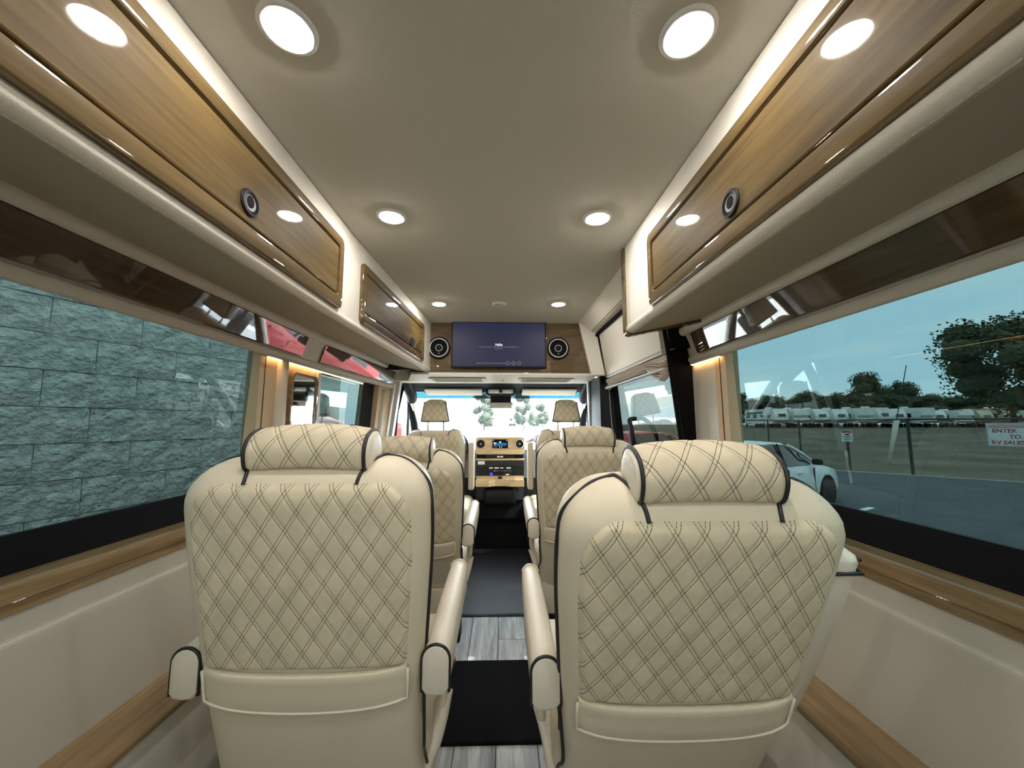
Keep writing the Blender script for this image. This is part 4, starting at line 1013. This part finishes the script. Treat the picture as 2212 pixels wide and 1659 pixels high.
# trees
def tree_mesh(seed, w, h, n):
    rnd = random.Random(seed); cl = []
    for k in range(16):
        a = rnd.uniform(0, 2*PI); z = rnd.uniform(.18, .88); rr = w*.5*math.sqrt(max(.05, 1-((z-.45)/.6)**2))*rnd.uniform(.2, .85)
        cl.append((rr*math.cos(a), rr*math.sin(a), z*h, rnd.uniform(.16, .27)*w))
    V = []; Fc = []
    for k in range(n):
        c = cl[k % 16]; d = Vector((rnd.gauss(0, 1), rnd.gauss(0, 1), rnd.gauss(0, 1))).normalized()*c[3]*rnd.uniform(.45, 1.05)
        p = Vector(c[:3]) + Vector((d.x, d.y, d.z*.72)); s = w*rnd.uniform(.011, .025)
        u = Vector((rnd.gauss(0, 1), rnd.gauss(0, 1), rnd.gauss(0, .5))).normalized(); v = u.orthogonal().normalized()
        i = len(V); V += [p-u*s, p+v*s*.6, p+u*s, p-v*s*.6]; Fc.append((i, i+1, i+2, i+3))
    for c in cl:      # dense cores
        i = len(V); rr = c[3]*.62
        for (zz, q) in ((-.9, .4), (-.45, .9), (.1, 1), (.6, .75), (.95, .2)):
            for m in range(9):
                a = 2*PI*m/9; jj = 1+.25*noise.noise((c[0]*3+m, zz*5, seed)); V.append(Vector((c[0]+rr*q*jj*math.cos(a), c[1]+rr*q*jj*math.sin(a), c[2]+rr*.75*zz)))
        for l in range(4):
            for m in range(9): Fc.append((i+l*9+m, i+l*9+(m+1) % 9, i+(l+1)*9+(m+1) % 9, i+(l+1)*9+m))
    return V, Fc
tms = [mk('crown', tree_mesh(k, 1.0, 1.0, 6500), ('leaf', 'leaf2', 'leaf', 'leaf_pale')[k], False) for k in range(4)]
trk = mk('trunk', tube([(0, 0, 0), (.01, 0, .2), (0, .01, .55)], .03, 8, rad=[.045, .032, .015]), 'bark')
def tree(x, y, w, h, k, lab, grp='distant trees'):
    o = thing('tree', lab, 'tree', (x, y, ground(x, y)), random.uniform(0, 6), grp)
    c = link('crown', tms[k], o); c.scale = (w, w, h); t = link('trunk', trk, o); t.scale = (w*.6, w*.6, h*.7)
    return o
def at(u, d): return (.035 + (u-1085)/820*d, d)
x, y = at(1905, 104); tree(x, y, 11.6, 15.0, 0, 'round tall tree standing above the hedge line, left of its pair', 'pair of tall trees')
x, y = at(1985, 106); tree(x, y, 8.4, 13.2, 2, 'slightly lower tree standing above the hedge line, right of its pair', 'pair of tall trees')
x, y = at(2225, 46); tree(x, y, 13.0, 14.5, 0, 'large leafy tree at the right end of the window view', 'large tree')
for k in range(24):
    u = 1560 + k*31 + random.uniform(-6, 6); d = 73 + 9*(k % 3) + random.uniform(-1, 1); x, y = at(u, d); hh = random.uniform(5.6, 7.6)*d/80
    tree(x, y, random.uniform(5.6, 7.6), hh, k % 3, 'low rounded tree in the long hedge line behind the caravans', 'hedge line trees')
for u, d, w, h, pl_ in ((1046, 60, 4.4, 6.2, 'left of the mirror'), (1131, 62, 3.4, 6.6, 'right of the mirror'), (1172, 75, 3.5, 4.8, 'beside the passenger headrest')):
    x, y = at(u, d); tree(x, y, w, h, 3, 'pale sunlit tree seen through the windscreen ' + pl_, 'trees ahead of the van')
struct(mesh('floor_concrete', [(x, y, ground(x, y)+.03) for y in rng(6.5, 44, 12) for x in rng(-12, 2.2, 8)], [(j*9+i, j*9+i+1, (j+1)*9+i+1, (j+1)*9+i) for j in range(12) for i in range(8)], 'concrete', None, True))
# caravans and motor homes
def rv(x, y, rz, L, H, kind, lab):
    o = thing('caravan', lab, 'caravan', (x, y, ground(x, y)), rz, 'parked caravans')
    w = 2.4; bm_ = ('rv_white', 'rv_white', 'rv_beige')[kind]
    prof = [(-L/2, .75), (L/2-.8, .75), (L/2, 1.25), (L/2, 1.9), (L/2-.5, H), (-L/2+.2, H), (-L/2, H-.25)] if kind != 1 else [(-L/2, .75), (L/2, .75), (L/2+.5, 1.1), (L/2+.45, 1.5), (L/2+.05, 1.7), (L/2+.55, 2.0), (L/2+.4, H), (-L/2+.2, H), (-L/2, H-.2)]
    R = [[(a, s*w/2, b) for a, b in prof] for s in (-1, 1)]
    MB().add(loft(R)).build('body', bm_, o)
    for s in (-1, 1):
        for k in range(4): 
            cx = -L/2+.9+k*(L-1.6)/3.4; MB().add(box((cx, s*(w/2+.01), H*.62), (.75 if k != 2 else .6, .03, .6 if k != 2 else .35))).build('window', 'car_glass', o)
        MB().add(box((0, s*(w/2+.008), H*.40), (L*.9, .02, .22))).build('stripe', 'rv_stripe' if kind != 2 else 'rv_tan', o)
        MB().add(box((-L*.15, s*(w/2+.009), H*.80), (L*.55, .02, .28), Matrix.Rotation(0, 4, 'Y'))).build('stripe', 'rv_stripe' if kind == 0 else 'rv_tan', o)
        for cx in (-.45, .45): mesh('wheel', *lathe([(.36, -.12), (.36, .12)], 14, Matrix.Translation((cx-.4, s*(w/2-.15), .36)) @ Matrix.Rotation(PI/2, 4, 'X')), 'tyre', o)
    MB().add(rbox((L*.1, 0, H+.14), (.9, .8, .28), .08, 2)).build('roof_unit', 'rv_white', o)
    for s in (-1, 1): MB().add(box((s*(L/2+.01), 0, H*.64), (.03, 1.2, .5))).build('end_window', 'car_glass', o)
uu = [1662, 1704, 1746, 1790, 1834, 1876, 1920, 1962, 2006, 2054, 2106, 2156, 2206]
for k, u in enumerate(uu):
    d = 64.0; x, y = at(u, d); kd = (0, 1, 0, 0, 1, 0, 0, 1, 0, 1, 2, 2, 0)[k]
    rv(x, y, math.radians(-90 + (3, -3, 2, 0, -2, 3, -3, 1, 0, -3, 2, -2, 0)[k]), random.uniform(6.2, 8.2), random.uniform(2.8, 3.3), kd, 'parked %s caravan in the row beyond the fence, number %s along from the pillar' % (('white', 'white', 'beige')[kd], ('one', 'two', 'three', 'four', 'five', 'six', 'seven', 'eight', 'nine', 'ten', 'eleven', 'twelve', 'thirteen')[k]))
for k, (u, d) in enumerate(((1060, 88), (1110, 97), (1160, 92))):
    x, y = at(u, d); rv(x, y, random.uniform(-.3, .3), 6.5, 2.8, 0, ('white caravan seen through the windscreen, left of three', 'white caravan seen through the windscreen, middle of three', 'white caravan seen through the windscreen, right of three')[k])
# cars
def car(nm, lab, x, y, rz, paint, sc_=1.0, tall=0):
    o = thing(nm, lab, 'car', (x, y, ground(x, y)), rz)
    def sec(X, z0, z1, h, tuck=.06): return [(X, -h+tuck, z0), (X, -h, z0+.14), (X, -h-.0, z0+(z1-z0)*.55), (X, -h+.05, z1-.03), (X, -h+.14, z1), (X, h-.14, z1), (X, h-.05, z1-.03), (X, h, z0+(z1-z0)*.55), (X, h, z0+.14), (X, h-tuck, z0)]
    T = tall
    st_ = [(-2.30, .42, .72, .66), (-2.24, .30, .98+T, .80), (-1.95, .24, 1.03+T, .87), (-1.2, .20, .98+T, .90), (0, .19, .95+T, .90), (.9, .20, .95+T, .90), (1.15, .20, .96+T, .91), (1.5, .22, .90+T, .92), (1.95, .22, .82+T, .88), (2.22, .24, .70+T, .76), (2.32, .34, .55, .62)]
    MB().add(loft([sec(*s) for s in st_])).build('body', paint, o, False); autos(o.children[-1] if o.children else o, 40)
    gh_ = [(-1.95, 1.02, 1.03, .72, .72), (-1.45, .98, 1.30, .76, .60), (-.95, .96, 1.44, .78, .58), (-.3, .95, 1.47, .79, .58), (.25, .95, 1.44, .79, .57), (.75, .95, 1.22, .79, .64), (1.18, .94, .97, .78, .74)]
    R = [[(X, -a, zb+T), (X, -b+.0, zt-.05+T), (X, -b+.08, zt+T), (X, b-.08, zt+T), (X, b, zt-.05+T), (X, a, zb+T)] for X, zb, zt, a, b in gh_]
    gl_ = MB().add(loft(R)).build('glasshouse', 'car_glass', o); autos(gl_, 30)
    rf = [(-1.30, 1.36, .60), (-.95, 1.45, .575), (-.3, 1.485, .575), (.22, 1.455, .57), (.42, 1.37, .59)]
    MB().add(loft([[(X, -b-.012, z-.055+T), (X, -b+.07, z+.005+T), (X, 0, z+.02+T), (X, b-.07, z+.005+T), (X, b+.012, z-.055+T), (X, 0, z-.03+T)] for X, z, b in rf])).build('roof', paint, o, True)
    for s in (-1, 1):
        mesh('pillar', *tube([(.34, s*.595, 1.40+T), (.75, s*.70, 1.20+T), (1.12, s*.775, .98+T)], .035, 6), paint, o, True)
        mesh('pillar', *hexa([(-1.95, s*.73, 1.0+T), (-1.38, s*.80, .96+T), (-1.38, s*.76, .96+T), (-1.95, s*.69, 1.0+T), (-1.30, s*.61, 1.37+T), (-.98, s*.60, 1.42+T), (-.98, s*.56, 1.42+T), (-1.30, s*.57, 1.37+T)]), paint, o)
        mesh('window_post', *tube([(-.15, s*.60, 1.44+T), (-.20, s*.80, .95+T)], .022, 6), 'black_frame', o)
        MB().add(rbox((.78, s*.98, 1.03+T), (.13, .20, .14), .04, 3)).build('wing_mirror', 'black_plastic', o, True)
        for hx in (-.75, .22): MB().add(rbox((hx, s*.905, .80+T), (.20, .03, .035), .01, 2)).build('door_handle', paint, o)
        for hx in (-.30, .80): MB().add(box((hx, s*.893, .58), (.008, .03, .62))).build('door_gap', 'black_frame', o)
        MB().add(rbox((-.05, s*.90, .20), (2.1, .07, .08), .02, 2)).build('side_sill', paint, o)
        for wx in (-1.38, 1.36):
            M = Matrix.Translation((wx, s*.80, .325)) @ Matrix.Rotation(PI/2, 4, 'X')
            w_ = mesh('wheel', *lathe([(.20, -.125), (.31, -.125), (.33, -.09), (.33, .09), (.31, .125), (.20, .125)], 26, M), 'tyre', o, True); autos(w_)
            for q in range(5):
                MB().add(box((.11, 0, 0), (.20, .045, .262), M @ Matrix.Rotation(q*2*PI/5, 4, 'Z'))).build('spoke', 'rim', w_)
            mesh('wheel_arch', *lathe([(.37, -.120), (.37, .120)], 26, M), 'black_frame', o)
        MB().add(rbox((-2.20, s*.66, .86+T), (.12, .28, .14), .03, 2)).build('tail_lamp', 'lamp_red', o)
        MB().add(rbox((2.12, s*.60, .66+T), (.22, .28, .10), .03, 2)).build('headlamp', 'light_grey', o)
    o.scale = (sc_, sc_, sc_)
    return o
th = math.radians(27); fwh = Vector((7.75, 9.15)); c_ = fwh - Vector((math.cos(th), math.sin(th)))*1.36 + Vector((-math.sin(th), math.cos(th)))*.80
car('sedan', 'white sedan parked on the asphalt outside the right window', c_.x, c_.y, th, 'car_white')
car('pickup', 'red pickup parked ahead, seen through the windscreen by the passenger headrest', 2.3, 15.0, math.radians(170), 'car_red', 1.12, .12)
car('estate_car', 'red car parked beyond the sliding door', 4.5, 11.9, math.radians(25), 'car_red', 1.05, .1)
